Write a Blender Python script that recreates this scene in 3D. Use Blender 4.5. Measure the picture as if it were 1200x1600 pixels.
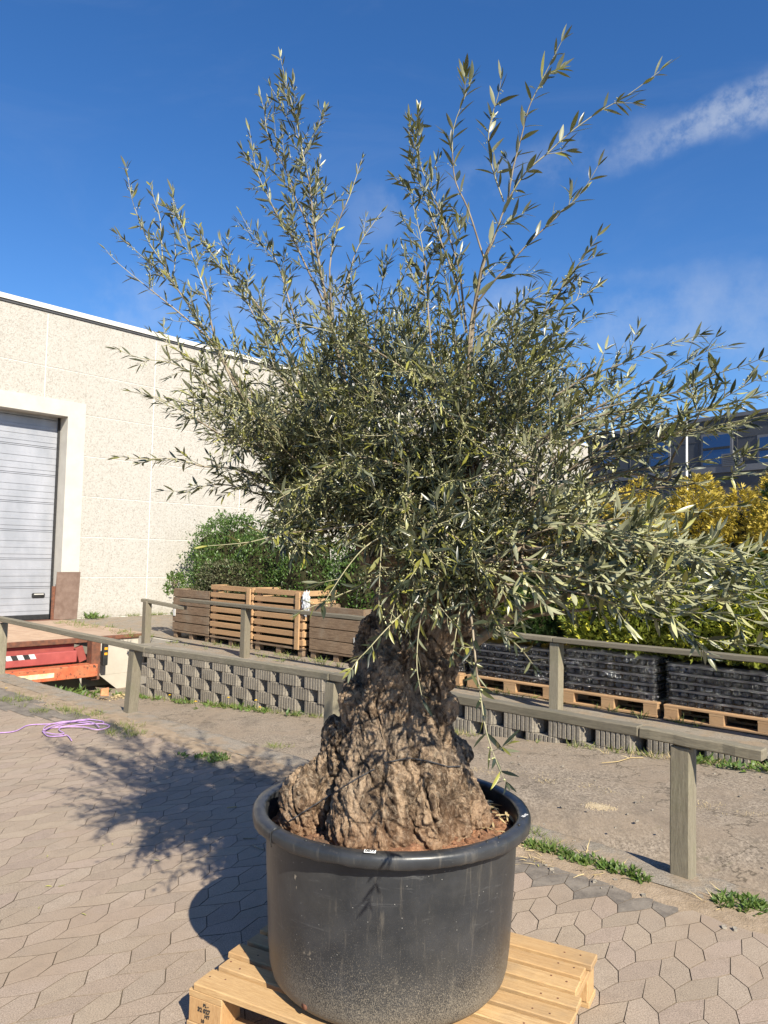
import bpy, bmesh, math, random
import numpy as np
from mathutils import Vector, Matrix, noise
from math import radians, sin, cos, pi, sqrt, atan2
random.seed(7); rng = np.random.default_rng(11)
for o in list(bpy.data.objects): bpy.data.objects.remove(o)
SC = bpy.context.scene; COL = SC.collection
# ------------------------------------------------------------------ camera
H = 1.55; F = 1200.0
cam = bpy.data.cameras.new('camera'); camo = bpy.data.objects.new('camera', cam); COL.objects.link(camo)
CM = (Matrix.Rotation(pi/2+radians(3.2), 3, 'X') @ Matrix.Rotation(radians(1.29), 3, 'Z'))
camo.matrix_world = Matrix.Translation((0, 0, H)) @ CM.to_4x4()
cam.sensor_fit = 'VERTICAL'; cam.sensor_height = 36; cam.lens = 27; cam.clip_start = .05; cam.clip_end = 3000
SC.camera = camo
# ------------------------------------------------------------------ world + sun
SUN_EL = radians(37.8); SUN_H = Vector((.44, -.898, 0)).normalized()
SC.world = bpy.data.worlds.new('World'); SC.world.use_nodes = True
SC.view_settings.view_transform = 'Standard'; SC.view_settings.look = 'None'
SC.view_settings.exposure = 0.98; SC.view_settings.gamma = 1
def ray(x, y): return (CM @ Vector(((x-600)/F, -(y-800)/F, -1)))
def world():
    nt = SC.world.node_tree; N = nt.nodes; L = nt.links; N.clear()
    out = N.new('ShaderNodeOutputWorld'); bg = N.new('ShaderNodeBackground'); bg.inputs[1].default_value = .056
    sky = N.new('ShaderNodeTexSky'); sky.sky_type = 'NISHITA'; sky.sun_disc = False
    sky.sun_elevation = SUN_EL; sky.sun_rotation = atan2(SUN_H.x, SUN_H.y)
    sky.altitude = 0; sky.air_density = 1.0; sky.dust_density = .25; sky.ozone_density = 3.0
    tc = N.new('ShaderNodeTexCoord'); V = tc.outputs['Generated']
    def m(op, a, b=None, c=None, clamp=False):
        n = N.new('ShaderNodeMath'); n.operation = op; n.use_clamp = clamp
        for i, x in enumerate((a, b, c)):
            if x is None: continue
            if hasattr(x, 'links'): L.new(x, n.inputs[i])
            else: n.inputs[i].default_value = x
        return n.outputs[0]
    def dot(vec):
        n = N.new('ShaderNodeVectorMath'); n.operation = 'DOT_PRODUCT'; L.new(V, n.inputs[0]); n.inputs[1].default_value = vec
        return n.outputs['Value']
    def sstep(x, a, b):
        n = N.new('ShaderNodeMapRange'); n.interpolation_type = 'SMOOTHSTEP'; L.new(x, n.inputs[0])
        n.inputs[1].default_value = a; n.inputs[2].default_value = b; return n.outputs[0]
    def nz(scale, det=6, rough=.6, sc=(1, 1, 1), dist=0):
        mp = N.new('ShaderNodeMapping'); L.new(V, mp.inputs[0]); mp.inputs['Scale'].default_value = sc
        n = N.new('ShaderNodeTexNoise'); L.new(mp.outputs[0], n.inputs[0]); n.inputs['Scale'].default_value = scale
        n.inputs['Detail'].default_value = det; n.inputs['Roughness'].default_value = rough; n.inputs['Distortion'].default_value = dist
        return n.outputs[0]
    wob = m('MULTIPLY', m('SUBTRACT', nz(9), .5), .05)
    tot = None
    def band(p0, p1, w0, w1, strength, texture, fade=None):
        nonlocal tot
        a = ray(*p0).normalized(); b = ray(*p1).normalized(); n = a.cross(b).normalized()
        along = (b - a*a.dot(b)).normalized()
        d = m('ABSOLUTE', m('ADD', dot(n), wob))
        al = m('DIVIDE', dot(along), m('MAXIMUM', dot(a), .05))
        L1 = math.tan(a.angle(b))
        wd = m('ADD', w0, m('MULTIPLY', al, (w1-w0)/L1))
        prof = m('SUBTRACT', 1, m('DIVIDE', d, wd), clamp=True)
        prof = sstep(prof, 0, .75)
        front = m('MULTIPLY', prof, sstep(al, -.12*L1 if fade is None else fade[0]*L1, (.35 if fade is None else fade[1])*L1))
        front = m('MULTIPLY', front, sstep(dot(a), 0, .3))
        v = m('MULTIPLY', m('MULTIPLY', front, texture), strength)
        tot = v if tot is None else m('ADD', tot, v)
    puff = sstep(nz(48, 5, .62), .28, .62); streak = sstep(nz(5, 5, .6, dist=.4), .35, .75)
    band((915, 275), (1230, 140), .016, .034, .34, puff, (-.1, .75))
    band((560, 340), (1000, 225), .05, .035, .16, sstep(nz(14, 6, .6), .35, .7), (-.3, .2))
    band((900, 440), (1180, 420), .010, .022, .13, streak, (-.2, .4))
    band((120, 470), (330, 475), .045, .05, .25, sstep(nz(10, 6, .6), .35, .7), (-.2, .2))
    wisp = m('MULTIPLY', sstep(nz(2.2, 8, .62, (1, 1, 2.6), 1.2), .48, .9), .10)
    tot = m('ADD', tot, wisp, clamp=True)
    mx = N.new('ShaderNodeMix'); mx.data_type = 'RGBA'
    hs = N.new('ShaderNodeHueSaturation'); hs.inputs['Saturation'].default_value = 1.24; hs.inputs['Value'].default_value = 1.10
    L.new(sky.outputs[0], hs.inputs['Color'])
    gr = N.new('ShaderNodeMix'); gr.data_type = 'RGBA'; gr.blend_type = 'MULTIPLY'; gr.inputs[0].default_value = 1; L.new(hs.outputs[0], gr.inputs[6]); gr.inputs[7].default_value = (.98, 1.09, 1.30, 1)
    L.new(tot, mx.inputs[0]); L.new(gr.outputs[2], mx.inputs[6]); mx.inputs[7].default_value = (6.6, 7.1, 7.8, 1)
    L.new(mx.outputs[2], bg.inputs[0]); L.new(bg.outputs[0], out.inputs[0])
world()
sl = bpy.data.lights.new('sun', 'SUN'); sl.energy = 4.75; sl.angle = radians(.5); sl.color = (1, .92, .77)
so = bpy.data.objects.new('sun', sl); COL.objects.link(so)
SUNV = Vector((SUN_H.x*cos(SUN_EL), SUN_H.y*cos(SUN_EL), sin(SUN_EL)))
so.rotation_euler = SUNV.to_track_quat('Z', 'Y').to_euler()
# ------------------------------------------------------------------ frames: site axes s (to the right, along the fences) and u (away)
AZ = radians(-42); SX = Vector((cos(AZ), sin(AZ), 0)); SU = Vector((-sin(AZ), cos(AZ), 0)); C0 = Vector((0, 0, H))
def S(s, u, z=0): return SX*s + SU*u + Vector((0, 0, z))
def toS(p): return Vector((p.dot(SX), p.dot(SU), p.z))
def PY(x, y, Y): d = ray(x, y); return C0 + d*(Y/d.y)
def PZ(x, y, z=0): d = ray(x, y); return C0 + d*((z-H)/d.z)
# ------------------------------------------------------------------ materials
def mat(name, fn):
    m = bpy.data.materials.new(name); m.use_nodes = True; nt = m.node_tree
    b = nt.nodes['Principled BSDF']; fn(K(nt, b)); return m
class K:
    def __init__(s, nt, b): s.nt = nt; s.b = b; s.N = nt.nodes; s.L = nt.links; s.tc = None
    def coords(s, sc=(1, 1, 1), out='Object'):
        if s.tc is None: s.tc = s.N.new('ShaderNodeTexCoord')
        mp = s.N.new('ShaderNodeMapping'); s.L.new(s.tc.outputs[out], mp.inputs[0]); mp.inputs['Scale'].default_value = sc
        oi = s.N.new('ShaderNodeObjectInfo'); s.L.new(oi.outputs['Random'], mp.inputs['Location']) ; return mp.outputs[0]
    def noise(s, scale, sc=(1, 1, 1), det=5, rough=.6, dist=0, color=False):
        n = s.N.new('ShaderNodeTexNoise'); s.L.new(s.coords(sc), n.inputs[0]); n.inputs['Scale'].default_value = scale
        n.inputs['Detail'].default_value = det; n.inputs['Roughness'].default_value = rough; n.inputs['Distortion'].default_value = dist
        return n.outputs[1 if color else 0]
    def vor(s, scale, sc=(1, 1, 1), feat='F1', out=0):
        n = s.N.new('ShaderNodeTexVoronoi'); n.feature = feat; s.L.new(s.coords(sc), n.inputs[0]); n.inputs['Scale'].default_value = scale
        return n.outputs[out]
    def ramp(s, x, stops):
        r = s.N.new('ShaderNodeValToRGB'); s.L.new(x, r.inputs[0]); e = r.color_ramp.elements
        while len(e) < len(stops): e.new(.5)
        for k, (p, c) in enumerate(stops): e[k].position = p; e[k].color = (*c, 1) if not isinstance(c, (int, float)) else (c, c, c, 1)
        return r.outputs[0]
    def mix(s, f, a, b, mode='MIX'):
        n = s.N.new('ShaderNodeMix'); n.data_type = 'RGBA'; n.blend_type = mode
        for i, x in ((0, f), (6, a), (7, b)):
            if hasattr(x, 'links'): s.L.new(x, n.inputs[i])
            elif i: n.inputs[i].default_value = (*x, 1)
            else: n.inputs[0].default_value = x
        return n.outputs[2]
    def math(s, op, a, b=0.0, clamp=False):
        n = s.N.new('ShaderNodeMath'); n.operation = op; n.use_clamp = clamp
        for i, x in enumerate((a, b)):
            if hasattr(x, 'links'): s.L.new(x, n.inputs[i])
            else: n.inputs[i].default_value = x
        return n.outputs[0]
    def sep(s, i, out='Object'):
        if s.tc is None: s.tc = s.N.new('ShaderNodeTexCoord')
        n = s.N.new('ShaderNodeSeparateXYZ'); s.L.new(s.tc.outputs[out], n.inputs[0]); return n.outputs[i]
    def col(s, c): s.set('Base Color', c)
    def set(s, k, v):
        if hasattr(v, 'links'): s.L.new(v, s.b.inputs[k])
        else: s.b.inputs[k].default_value = (*v, 1) if isinstance(v, tuple) and len(v) == 3 else v
    def bump(s, x, strength=.4, dist=.01):
        n = s.N.new('ShaderNodeBump'); n.inputs['Strength'].default_value = strength; n.inputs['Distance'].default_value = dist
        s.L.new(x, n.inputs['Height']); 
        if s.b.inputs['Normal'].links: s.L.new(s.b.inputs['Normal'].links[0].from_socket, n.inputs['Normal'])
        s.L.new(n.outputs[0], s.b.inputs['Normal'])
def plain(c1, c2, scale=6, rough=.8, metal=0, bump=.15, bs=60, spec=.4, sc=(1, 1, 1), bd=.004):
    def f(k):
        k.col(k.mix(k.ramp(k.noise(scale, sc), [(.35, 0), (.65, 1)]), c1, c2)); k.set('Roughness', rough); k.set('Metallic', metal)
        k.set('Specular IOR Level', spec)
        if bump: k.bump(k.noise(bs, sc), bump, bd)
    return f
def wood(c1, c2, c3, sc=(1, 12, 12), knots=True, dirt=.0, dirtc=(.1, .08, .06)):
    def f(k):
        g = k.noise(5, sc, 8, .65, .6); fine = k.noise(26, sc, 4, .7)
        c = k.mix(k.ramp(g, [(.3, 0), (.7, 1)]), c1, c2); c = k.mix(k.ramp(fine, [(.42, 0), (.75, .75)]), c, c3)
        oi = k.N.new('ShaderNodeObjectInfo')
        c = k.mix(k.math('MULTIPLY', oi.outputs['Random'], .45), c, c3)
        if dirt: c = k.mix(k.math('MULTIPLY', k.ramp(k.noise(3.3, det=7), [(.5, 0), (.72, 1)]), dirt), c, dirtc)
        k.col(c); k.set('Roughness', .8); k.set('Specular IOR Level', .25); k.bump(fine, .35, .003); k.bump(g, .3, .004)
    return f
M = {}
M['fence'] = mat('weathered_wood', wood((.170, .149, .106), (.289, .255, .187), (.085, .076, .060), (1.2, 14, 14), dirt=.45, dirtc=(.13, .125, .085)))
M['fence_post'] = mat('weathered_post_wood', wood((.187, .166, .119), (.323, .289, .212), (.102, .085, .064), (14, 14, 1.2), dirt=.45, dirtc=(.145, .153, .076)))
M['pine'] = mat('fresh_pine', wood((.476, .303, .139), (.607, .426, .221), (.279, .156, .070), (1.2, 16, 16), dirt=.75, dirtc=(.246, .180, .115)))
M['pine_end'] = mat('sawn_pine_block', wood((.451, .271, .123), (.541, .361, .180), (.312, .172, .074), (9, 9, 2)))
M['pine_old'] = mat('aged_pine', wood((.426, .262, .131), (.541, .353, .189), (.279, .164, .090), (1.2, 12, 12), dirt=.4, dirtc=(.230, .164, .107)))
M['plank_dark'] = mat('weathered_brown_planks', wood((.15, .10, .065), (.36, .255, .165), (.07, .045, .03), (1.2, 10, 10), dirt=.6, dirtc=(.24, .20, .15)))
def f(k):
    sp = k.ramp(k.noise(210, det=3, rough=.7), [(.36, 0), (.5, .5), (.66, 1)]); big = k.noise(2.2, det=6); mid = k.noise(14, det=5)
    c = k.mix(sp, (.195, .152, .116), (.405, .332, .262)); 
    oi = k.N.new('ShaderNodeVertexColor'); oi.layer_name = 'tint'
    c = k.mix(.42, c, oi.outputs[0], 'OVERLAY')
    c = k.mix(k.math('MULTIPLY', k.ramp(big, [(.48, 0), (.68, 1)]), .6), c, (.288, .220, .160))
    c = k.mix(k.math('MULTIPLY', k.ramp(mid, [(.5, 0), (.8, 1)]), .35), c, (.160, .128, .100))
    dots = k.ramp(k.vor(130), [(.10, 1), (.2, 0)])
    c = k.mix(k.math('MULTIPLY', dots, .35), c, (.080, .064, .052))
    k.col(c); k.set('Roughness', .9); k.set('Specular IOR Level', .2); k.bump(k.noise(240, det=3), .4, .0015)
M['paver'] = mat('concrete_paver', f)
def f(k):
    c = k.mix(k.ramp(k.noise(120, det=4, rough=.7), [(.35, 0), (.65, 1)]), (.203, .160, .117), (.296, .234, .168)); c = k.mix(k.math('MULTIPLY', k.math('SUBTRACT', 1, k.ramp(k.noise(1.3, det=5), [(.46, 0), (.66, 1)])), .8), c, (.055, .043, .033))
    
    k.col(c); k.set('Roughness', .95); k.set('Specular IOR Level', .1); k.bump(k.noise(90), .6, .006)
M['sand'] = mat('joint_sand', f)
def f(k):
    sp = k.ramp(k.noise(60, (1, .6, 1), 6, .8), [(.40, 0), (.60, 1)]); c = k.mix(sp, (.144, .116, .088), (.376, .312, .240))
    c = k.mix(k.ramp(k.noise(1.6, det=8, rough=.62), [(.42, 0), (.62, .8)]), c, (.264, .208, .152))
    c = k.mix(k.math('MULTIPLY', k.ramp(k.noise(3.5, (1, .35, 1), 6), [(.55, 0), (.72, 1)]), .5), c, (.096, .080, .064))
    c = k.mix(k.math('MULTIPLY', k.ramp(k.noise(14, (.5, 1.2, 1), 6, .7), [(.6, 0), (.7, 1)]), .35), c, (.136, .128, .060))
    c = k.mix(k.ramp(k.vor(60), [(.05, .45), (.12, 0)]), c, (.440, .384, .304))
    vd = k.N.new('ShaderNodeTexVoronoi'); vd.feature = 'DISTANCE_TO_EDGE'; vd.inputs['Scale'].default_value = .55
    va = k.N.new('ShaderNodeVectorMath'); va.operation = 'ADD'; k.L.new(k.coords(), va.inputs[0]); k.L.new(k.noise(2.5, det=6, color=True), va.inputs[1]); k.L.new(va.outputs[0], vd.inputs[0])
    c = k.mix(k.ramp(vd.outputs[0], [(.002, .75), (.007, 0)]), c, (.06, .05, .035))
    c = k.mix(k.math('MULTIPLY', k.ramp(k.noise(7, det=7, rough=.75), [(.52, 0), (.66, 1)]), .5), c, (.13, .11, .085))
    k.col(c); k.set('Roughness', .92); k.set('Specular IOR Level', .2); k.bump(k.noise(40, (1.6, .35, 1), 6, .7), .6, .006); k.bump(k.noise(170), .5, .003)
M['lane'] = mat('worn_ramp_concrete', f)
def f(k):
    sp = k.ramp(k.noise(130, det=4, rough=.75), [(.36, 0), (.64, 1)]); c = k.mix(sp, (.160, .136, .112), (.336, .296, .240))
    c = k.mix(k.ramp(k.noise(5, det=8, rough=.62), [(.45, 0), (.6, .8)]), c, (.272, .208, .144))
    c = k.mix(k.math('MULTIPLY', k.ramp(k.noise(9, det=6), [(.52, 0), (.7, 1)]), .5), c, (.104, .096, .068))
    k.col(c); k.set('Roughness', .92); k.set('Specular IOR Level', .2); k.bump(k.noise(25, det=7, rough=.7), .8, .012)
M['kerb'] = mat('crumbling_kerb_concrete', f)
def f(k):
    c = k.mix(k.ramp(k.noise(9, det=7, rough=.7), [(.4, 0), (.6, 1)]), (.120, .102, .084), (.200, .172, .140))
    c = k.mix(k.ramp(k.noise(120, det=3), [(.5, 0), (.75, .5)]), c, (.264, .224, .176))
    k.col(c); k.set('Roughness', .9); k.bump(k.noise(80), .6, .004)
M['asphalt'] = mat('dark_asphalt_patch', f)
def f(k):
    v = k.vor(38); n = k.noise(26, det=3, rough=.8)
    c = k.mix(k.ramp(v, [(.15, 0), (.5, 1)]), (.475, .452, .41), (.415, .393, .355))
    c = k.mix(k.ramp(n, [(.50, 0), (.64, .75)]), c, (.25, .228, .195))
    c = k.mix(k.math('MULTIPLY', k.ramp(k.noise(3.5, (1, 1, .12), 6), [(.5, 0), (.75, 1)]), .22), c, (.30, .265, .21))
    c = k.mix(k.math('MULTIPLY', k.ramp(k.math('ADD', k.sep(2), k.math('MULTIPLY', k.noise(2.5), .5)), [(.15, 1), (.5, 0)]), .4), c, (.25, .22, .17))
    k.col(c); k.set('Roughness', .9); k.set('Specular IOR Level', .2); k.bump(v, .6, .006)
M['aggregate'] = mat('exposed_aggregate', f)
M['joint'] = mat('pale_joint_mortar', plain((.607, .582, .525), (.648, .623, .566), 5, .85, bump=.1))
M['frame'] = mat('pale_concrete_frame', plain((.44, .42, .38), (.50, .48, .43), 3, .8, bump=.15))
M['coping'] = mat('pale_roof_edge', plain((.55, .54, .50), (.62, .61, .57), 3, .7, 0, bump=0))
M['old_coping'] = mat('light_metal_coping', plain((.475, .475, .475), (.570, .570, .570), 3, .4, .7, bump=0))
M['coping_dark'] = mat('dark_drip_edge', plain((.05, .05, .055), (.08, .08, .08), 3, .5, bump=0))
def f(k):
    n = k.noise(2.2, (1, 1, .5), 5); c = k.mix(k.ramp(n, [(.35, 0), (.7, 1)]), (.289, .302, .332), (.391, .399, .433))
    c = k.mix(k.ramp(k.noise(30, det=3), [(.55, 0), (.8, .3)]), c, (.297, .281, .255))
    k.col(c); k.set('Metallic', .1); k.set('Roughness', .38); k.bump(k.noise(110, det=2), .12, .002)
M['door'] = mat('galvanised_door_panel', f)
M['rubber'] = mat('black_rubber', plain((.015, .015, .017), (.03, .03, .03), 20, .6))
M['rust_plate'] = mat('brown_rusty_sheet', plain((.162, .106, .081), (.230, .162, .128), 7, .7, .1, .3, 40))
M['deck'] = mat('dusty_steel_deck', plain((.320, .224, .160), (.400, .296, .216), 4, .85, 0, .4, 90))
M['red'] = mat('red_painted_steel', plain((.37, .085, .075), (.28, .06, .055), 5, .6, 0, .2, 40))
M['darkred'] = mat('dark_red_steel', plain((.22, .045, .04), (.28, .07, .055), 5, .6, 0, .2, 40))
def f(k):
    c = k.mix(k.ramp(k.noise(6, det=7, rough=.7), [(.42, 0), (.62, 1)]), (.504, .105, .042), (.406, .154, .070))
    c = k.mix(k.ramp(k.noise(13, det=7, rough=.7), [(.53, 0), (.62, 1)]), c, (.084, .042, .028)); k.col(c); k.set('Roughness', .65); k.bump(k.noise(40), .4, .004)
M['orange'] = mat('rust_flaked_orange_steel', f)
M['rust'] = mat('rusted_steel', plain((.20, .08, .045), (.10, .05, .035), 12, .85, .1, .5, 50))
M['stripe'] = mat('stained_white_stripe', plain((.75, .66, .45), (.62, .38, .18), 9, .7, 0, .1))
M['stripe_sand'] = mat('spilled_pale_sand', plain((.42, .34, .22), (.50, .41, .28), 30, .95, 0, .5, 120, .1))
M['dirt'] = mat('sandy_dirt', plain((.25, .19, .13), (.34, .265, .19), 14, .95, 0, .8, 90, .1, bd=.008))
M['white'] = mat('white_paint', plain((.600, .600, .576), (.544, .544, .528), 9, .6, 0, .05))
M['black'] = mat('black_paint', plain((.02, .02, .02), (.035, .035, .035), 9, .5, 0, .05))
M['yellow'] = mat('yellow_sticker', plain((.75, .36, .03), (.7, .3, .02), 9, .5, 0, 0))
M['concrete'] = mat('smooth_concrete', plain((.384, .352, .296), (.464, .424, .360), 2.5, .85, 0, .25, 30))
def f(k):
    c = k.mix(k.ramp(k.noise(60, det=4, rough=.7), [(.35, 0), (.65, 1)]), (.170, .149, .119), (.281, .251, .204))
    c = k.mix(k.ramp(k.noise(2.3, det=6), [(.45, 0), (.7, .7)]), c, (.128, .111, .089)); k.col(c); k.set('Roughness', .93); k.bump(k.noise(90), .6, .005)
M['block'] = mat('ribbed_block_concrete', f)
M['block_pale'] = mat('pale_block_concrete', plain((.294, .273, .231), (.364, .336, .287), 8, .9, 0, .4, 60))
def f(k):
    z = k.sep(2); n = k.noise(7, det=6); fine = k.noise(380, (1, 1, .6), 3, .8)
    c = k.mix(k.ramp(n, [(.4, 0), (.7, 1)]), (.020, .022, .025), (.036, .038, .042))
    sc = k.ramp(k.noise(9, (.6, .6, 6), 6, .75, 1.5), [(.60, 0), (.67, .5)])
    c = k.mix(k.math('MULTIPLY', sc, .5), c, (.16, .16, .16))
    zz = k.math('ADD', z, k.math('MULTIPLY', k.math('SUBTRACT', k.noise(5, det=4), .5), .16))
    low = k.ramp(zz, [(.0, 1), (.10, .70), (.24, .28), (.44, .05)])
    thr = k.math('SUBTRACT', fine, k.math('MULTIPLY', k.math('SUBTRACT', 1, low), .33))
    dust = k.ramp(thr, [(.36, 0), (.52, 1)])
    c = k.mix(k.math('MULTIPLY', dust, .7), c, (.30, .255, .19))
    sp = k.ramp(k.vor(38), [(.03, .7), (.055, 0)]); c = k.mix(sp, c, (.5, .48, .44))
    st = k.ramp(k.noise(7, (5, 5, .5), 7, .75, .4), [(.56, 0), (.70, 1)]); c = k.mix(k.math('MULTIPLY', st, .30), c, (.22, .19, .15))
    c = k.mix(k.math('MULTIPLY', k.ramp(k.noise(3, det=7, rough=.7), [(.45, 0), (.7, 1)]), .35), c, (.085, .08, .072))
    bl = k.ramp(k.noise(11, (1.5, 1.5, .8), 4), [(.72, 0), (.75, .6)]); c = k.mix(bl, c, (.38, .32, .24))
    k.col(c); k.set('Roughness', k.math('ADD', .36, k.math('MULTIPLY', dust, .4))); k.set('Specular IOR Level', .5); k.bump(n, .25, .006); k.bump(k.noise(60), .12, .002)
M['pot'] = mat('black_plastic_pot', f)
M['label'] = mat('white_label', plain((.78, .78, .76), (.7, .7, .7), 9, .6, 0, 0))
def f(k):
    c = k.mix(k.ramp(k.noise(45, det=6, rough=.75), [(.36, 0), (.5, .5), (.66, 1)]), (.126, .056, .029), (.378, .189, .099))
    c = k.mix(k.ramp(k.noise(7, det=5), [(.45, 0), (.65, .8)]), c, (.117, .077, .050)); c = k.mix(k.ramp(k.vor(70), [(.08, .7), (.2, 0)]), c, (.450, .306, .180))
    k.col(c); k.set('Roughness', .95); k.bump(k.noise(60, det=6, rough=.75), 1, .012)
M['soil'] = mat('reddish_soil', f)
def f(k):
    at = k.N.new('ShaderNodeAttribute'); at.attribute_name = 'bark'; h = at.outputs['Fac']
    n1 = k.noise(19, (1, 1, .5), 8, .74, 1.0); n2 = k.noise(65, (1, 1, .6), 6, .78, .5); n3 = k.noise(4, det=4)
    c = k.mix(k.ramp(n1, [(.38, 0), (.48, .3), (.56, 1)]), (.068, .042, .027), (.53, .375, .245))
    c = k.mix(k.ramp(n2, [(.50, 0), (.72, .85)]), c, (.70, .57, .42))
    c = k.mix(k.ramp(h, [(.15, .75), (.46, 0)]), c, (.05, .032, .02))  # crevices painted near-black by displacement depth: recess shade put into the bark colour
    c = k.mix(k.math('MULTIPLY', k.ramp(n3, [(.5, 0), (.7, 1)]), .35), c, (.27, .25, .22))
    c = k.mix(k.ramp(k.noise(95, det=3), [(.60, 0), (.72, .8)]), c, (.05, .03, .02))
    zt = k.ramp(k.math('ADD', k.math('MULTIPLY', k.sep(2), 1.0), k.math('MULTIPLY', k.noise(9), .16)), [(.12, 1), (.26, 0)])
    c = k.mix(k.math('MULTIPLY', zt, .55), c, (.36, .19, .10))
    k.col(c); k.set('Roughness', .92); k.set('Specular IOR Level', .2); k.bump(n2, 1.0, .02); k.bump(n1, 1.0, .03)
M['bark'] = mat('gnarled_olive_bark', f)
def f(k):
    c = k.mix(k.ramp(k.noise(20, (1, 1, .4)), [(.4, 0), (.6, 1)]), (.17, .13, .085), (.30, .25, .18)); k.col(c); k.set('Roughness', .85); k.bump(k.noise(90), .4, .003)
M['twig'] = mat('grey_brown_branch_bark', f)
M['shoot'] = mat('pale_green_shoot', plain((.27, .26, .15), (.36, .32, .20), 12, .65, 0, .1))
def leafmat(name, top1, top2, under1, under2, rough=.38, trans=.12, tcol=(.35, .42, .08), spec=.5):
    m = bpy.data.materials.new(name); m.use_nodes = True; nt = m.node_tree; b = nt.nodes['Principled BSDF']; k = K(nt, b)
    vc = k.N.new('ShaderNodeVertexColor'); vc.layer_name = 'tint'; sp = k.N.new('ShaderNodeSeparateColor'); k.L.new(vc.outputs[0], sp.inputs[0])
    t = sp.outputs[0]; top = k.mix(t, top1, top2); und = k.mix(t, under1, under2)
    ge = k.N.new('ShaderNodeNewGeometry'); c = k.mix(ge.outputs['Backfacing'], top, und)
    c = k.mix(sp.outputs[1], c, (.42, .40, .07))
    k.col(c); k.set('Roughness', rough); k.set('Specular IOR Level', spec)
    tr = k.N.new('ShaderNodeBsdfTranslucent'); tr.inputs[0].default_value = (*tcol, 1); ms = k.N.new('ShaderNodeMixShader'); ms.inputs[0].default_value = trans
    out = [n for n in k.N if n.type == 'OUTPUT_MATERIAL'][0]; k.L.new(b.outputs[0], ms.inputs[1]); k.L.new(tr.outputs[0], ms.inputs[2]); k.L.new(ms.outputs[0], out.inputs[0])
    return m
M['leaf'] = leafmat('olive_leaf', (.012, .018, .012), (.058, .068, .040), (.10, .11, .068), (.38, .38, .24), .33, .05, spec=.5)
M['bud'] = mat('yellow_green_bud', plain((.42, .43, .19), (.56, .55, .31), 12, .6, 0, 0))
M['hedge'] = leafmat('laurel_hedge_leaf', (.018, .042, .008), (.085, .15, .025), (.07, .12, .03), (.11, .17, .05), .4, .15, (.2, .4, .04))
M['hedge_dull'] = leafmat('dull_shrub_leaf', (.06, .075, .03), (.12, .12, .055), (.09, .09, .05), (.13, .12, .07), .6, .1, (.25, .3, .06))
M['gold'] = leafmat('golden_conifer_spray', (.30, .23, .03), (.66, .50, .07), (.26, .20, .03), (.40, .30, .05), .6, .18, (.6, .5, .05))
M['conifer'] = leafmat('green_conifer_spray', (.12, .15, .018), (.66, .60, .07), (.12, .15, .02), (.24, .27, .04), .6, .15, (.3, .4, .04))
M['darkconifer'] = leafmat('dark_conifer_spray', (.02, .045, .012), (.06, .10, .02), (.02, .04, .01), (.05, .08, .02), .6, .1, (.1, .3, .03))
M['core'] = mat('twiggy_shade_core', plain((.02, .022, .01), (.035, .03, .015), 12, .95, 0, .5, 30, .1))  # near-black twig mass: the shade inside the foliage put into its colour
M['grass'] = leafmat('grass_blade', (.07, .12, .025), (.22, .22, .065), (.07, .12, .025), (.22, .22, .065), .6, .2, (.4, .5, .05))
M['weed'] = leafmat('weed_leaf', (.045, .09, .018), (.12, .175, .035), (.07, .11, .03), (.13, .17, .05), .5, .2, (.3, .5, .05))
M['straw'] = leafmat('dead_grass_blade', (.42, .32, .16), (.55, .44, .24), (.42, .32, .16), (.55, .44, .24), .8, .1, (.5, .4, .2))
M['dandelion'] = mat('dandelion_yellow', plain((.85, .60, .02), (.8, .5, .01), 9, .6, 0, 0))
M['rope'] = mat('lilac_rope', plain((.36, .20, .46), (.46, .31, .54), 60, .8, 0, .5, 200))
M['wire'] = mat('dark_wire', plain((.03, .03, .035), (.05, .05, .055), 9, .5, 0, 0))
M['tray'] = mat('black_nursery_tray', plain((.02, .02, .022), (.07, .07, .075), 9, .3, 0, .1))
def film():
    m = bpy.data.materials.new('clear_stretch_film'); m.use_nodes = True; nt = m.node_tree; b = nt.nodes['Principled BSDF']; k = K(nt, b)
    g = k.N.new('ShaderNodeBsdfGlossy'); g.inputs['Roughness'].default_value = .16; g.inputs[0].default_value = (.9, .92, .95, 1)
    t = k.N.new('ShaderNodeBsdfTransparent'); ms = k.N.new('ShaderNodeMixShader')
    bp = k.N.new('ShaderNodeBump'); bp.inputs['Strength'].default_value = 1; bp.inputs['Distance'].default_value = .05; k.L.new(k.noise(4.5, (1, 1, 2.2), 6, .7, 1.8), bp.inputs['Height']); k.L.new(bp.outputs[0], g.inputs['Normal'])
    k.L.new(k.math('ADD', .035, k.math('MULTIPLY', k.ramp(k.noise(5, (1, 1, 3), 6, .7, 1.2), [(.56, 0), (.72, 1)]), .35)), ms.inputs[0]); k.L.new(t.outputs[0], ms.inputs[1]); k.L.new(g.outputs[0], ms.inputs[2])
    out = [n for n in k.N if n.type == 'OUTPUT_MATERIAL'][0]; k.L.new(ms.outputs[0], out.inputs[0]); return m
M['film'] = film()
M['grey_clad'] = mat('dark_grey_cladding', plain((.050, .056, .068), (.066, .072, .085), 1.5, .7, 0, .1))
M['grey_trim'] = mat('grey_trim', plain((.12, .125, .14), (.15, .155, .17), 1.5, .6, 0, 0))
def f(k): k.set('Base Color', (.03, .07, .16)); k.set('Roughness', .04); k.set('Specular IOR Level', .9); k.set('Metallic', .55); k.bump(k.noise(1.2), .05, .02)
M['glass'] = mat('blue_reflecting_glass', f)
M['roof'] = mat('roof_felt', plain((.12, .12, .12), (.16, .16, .16), 2, .9))
M['brick'] = mat('orange_brick', plain((.50, .20, .09), (.60, .28, .14), 20, .9))
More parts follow.
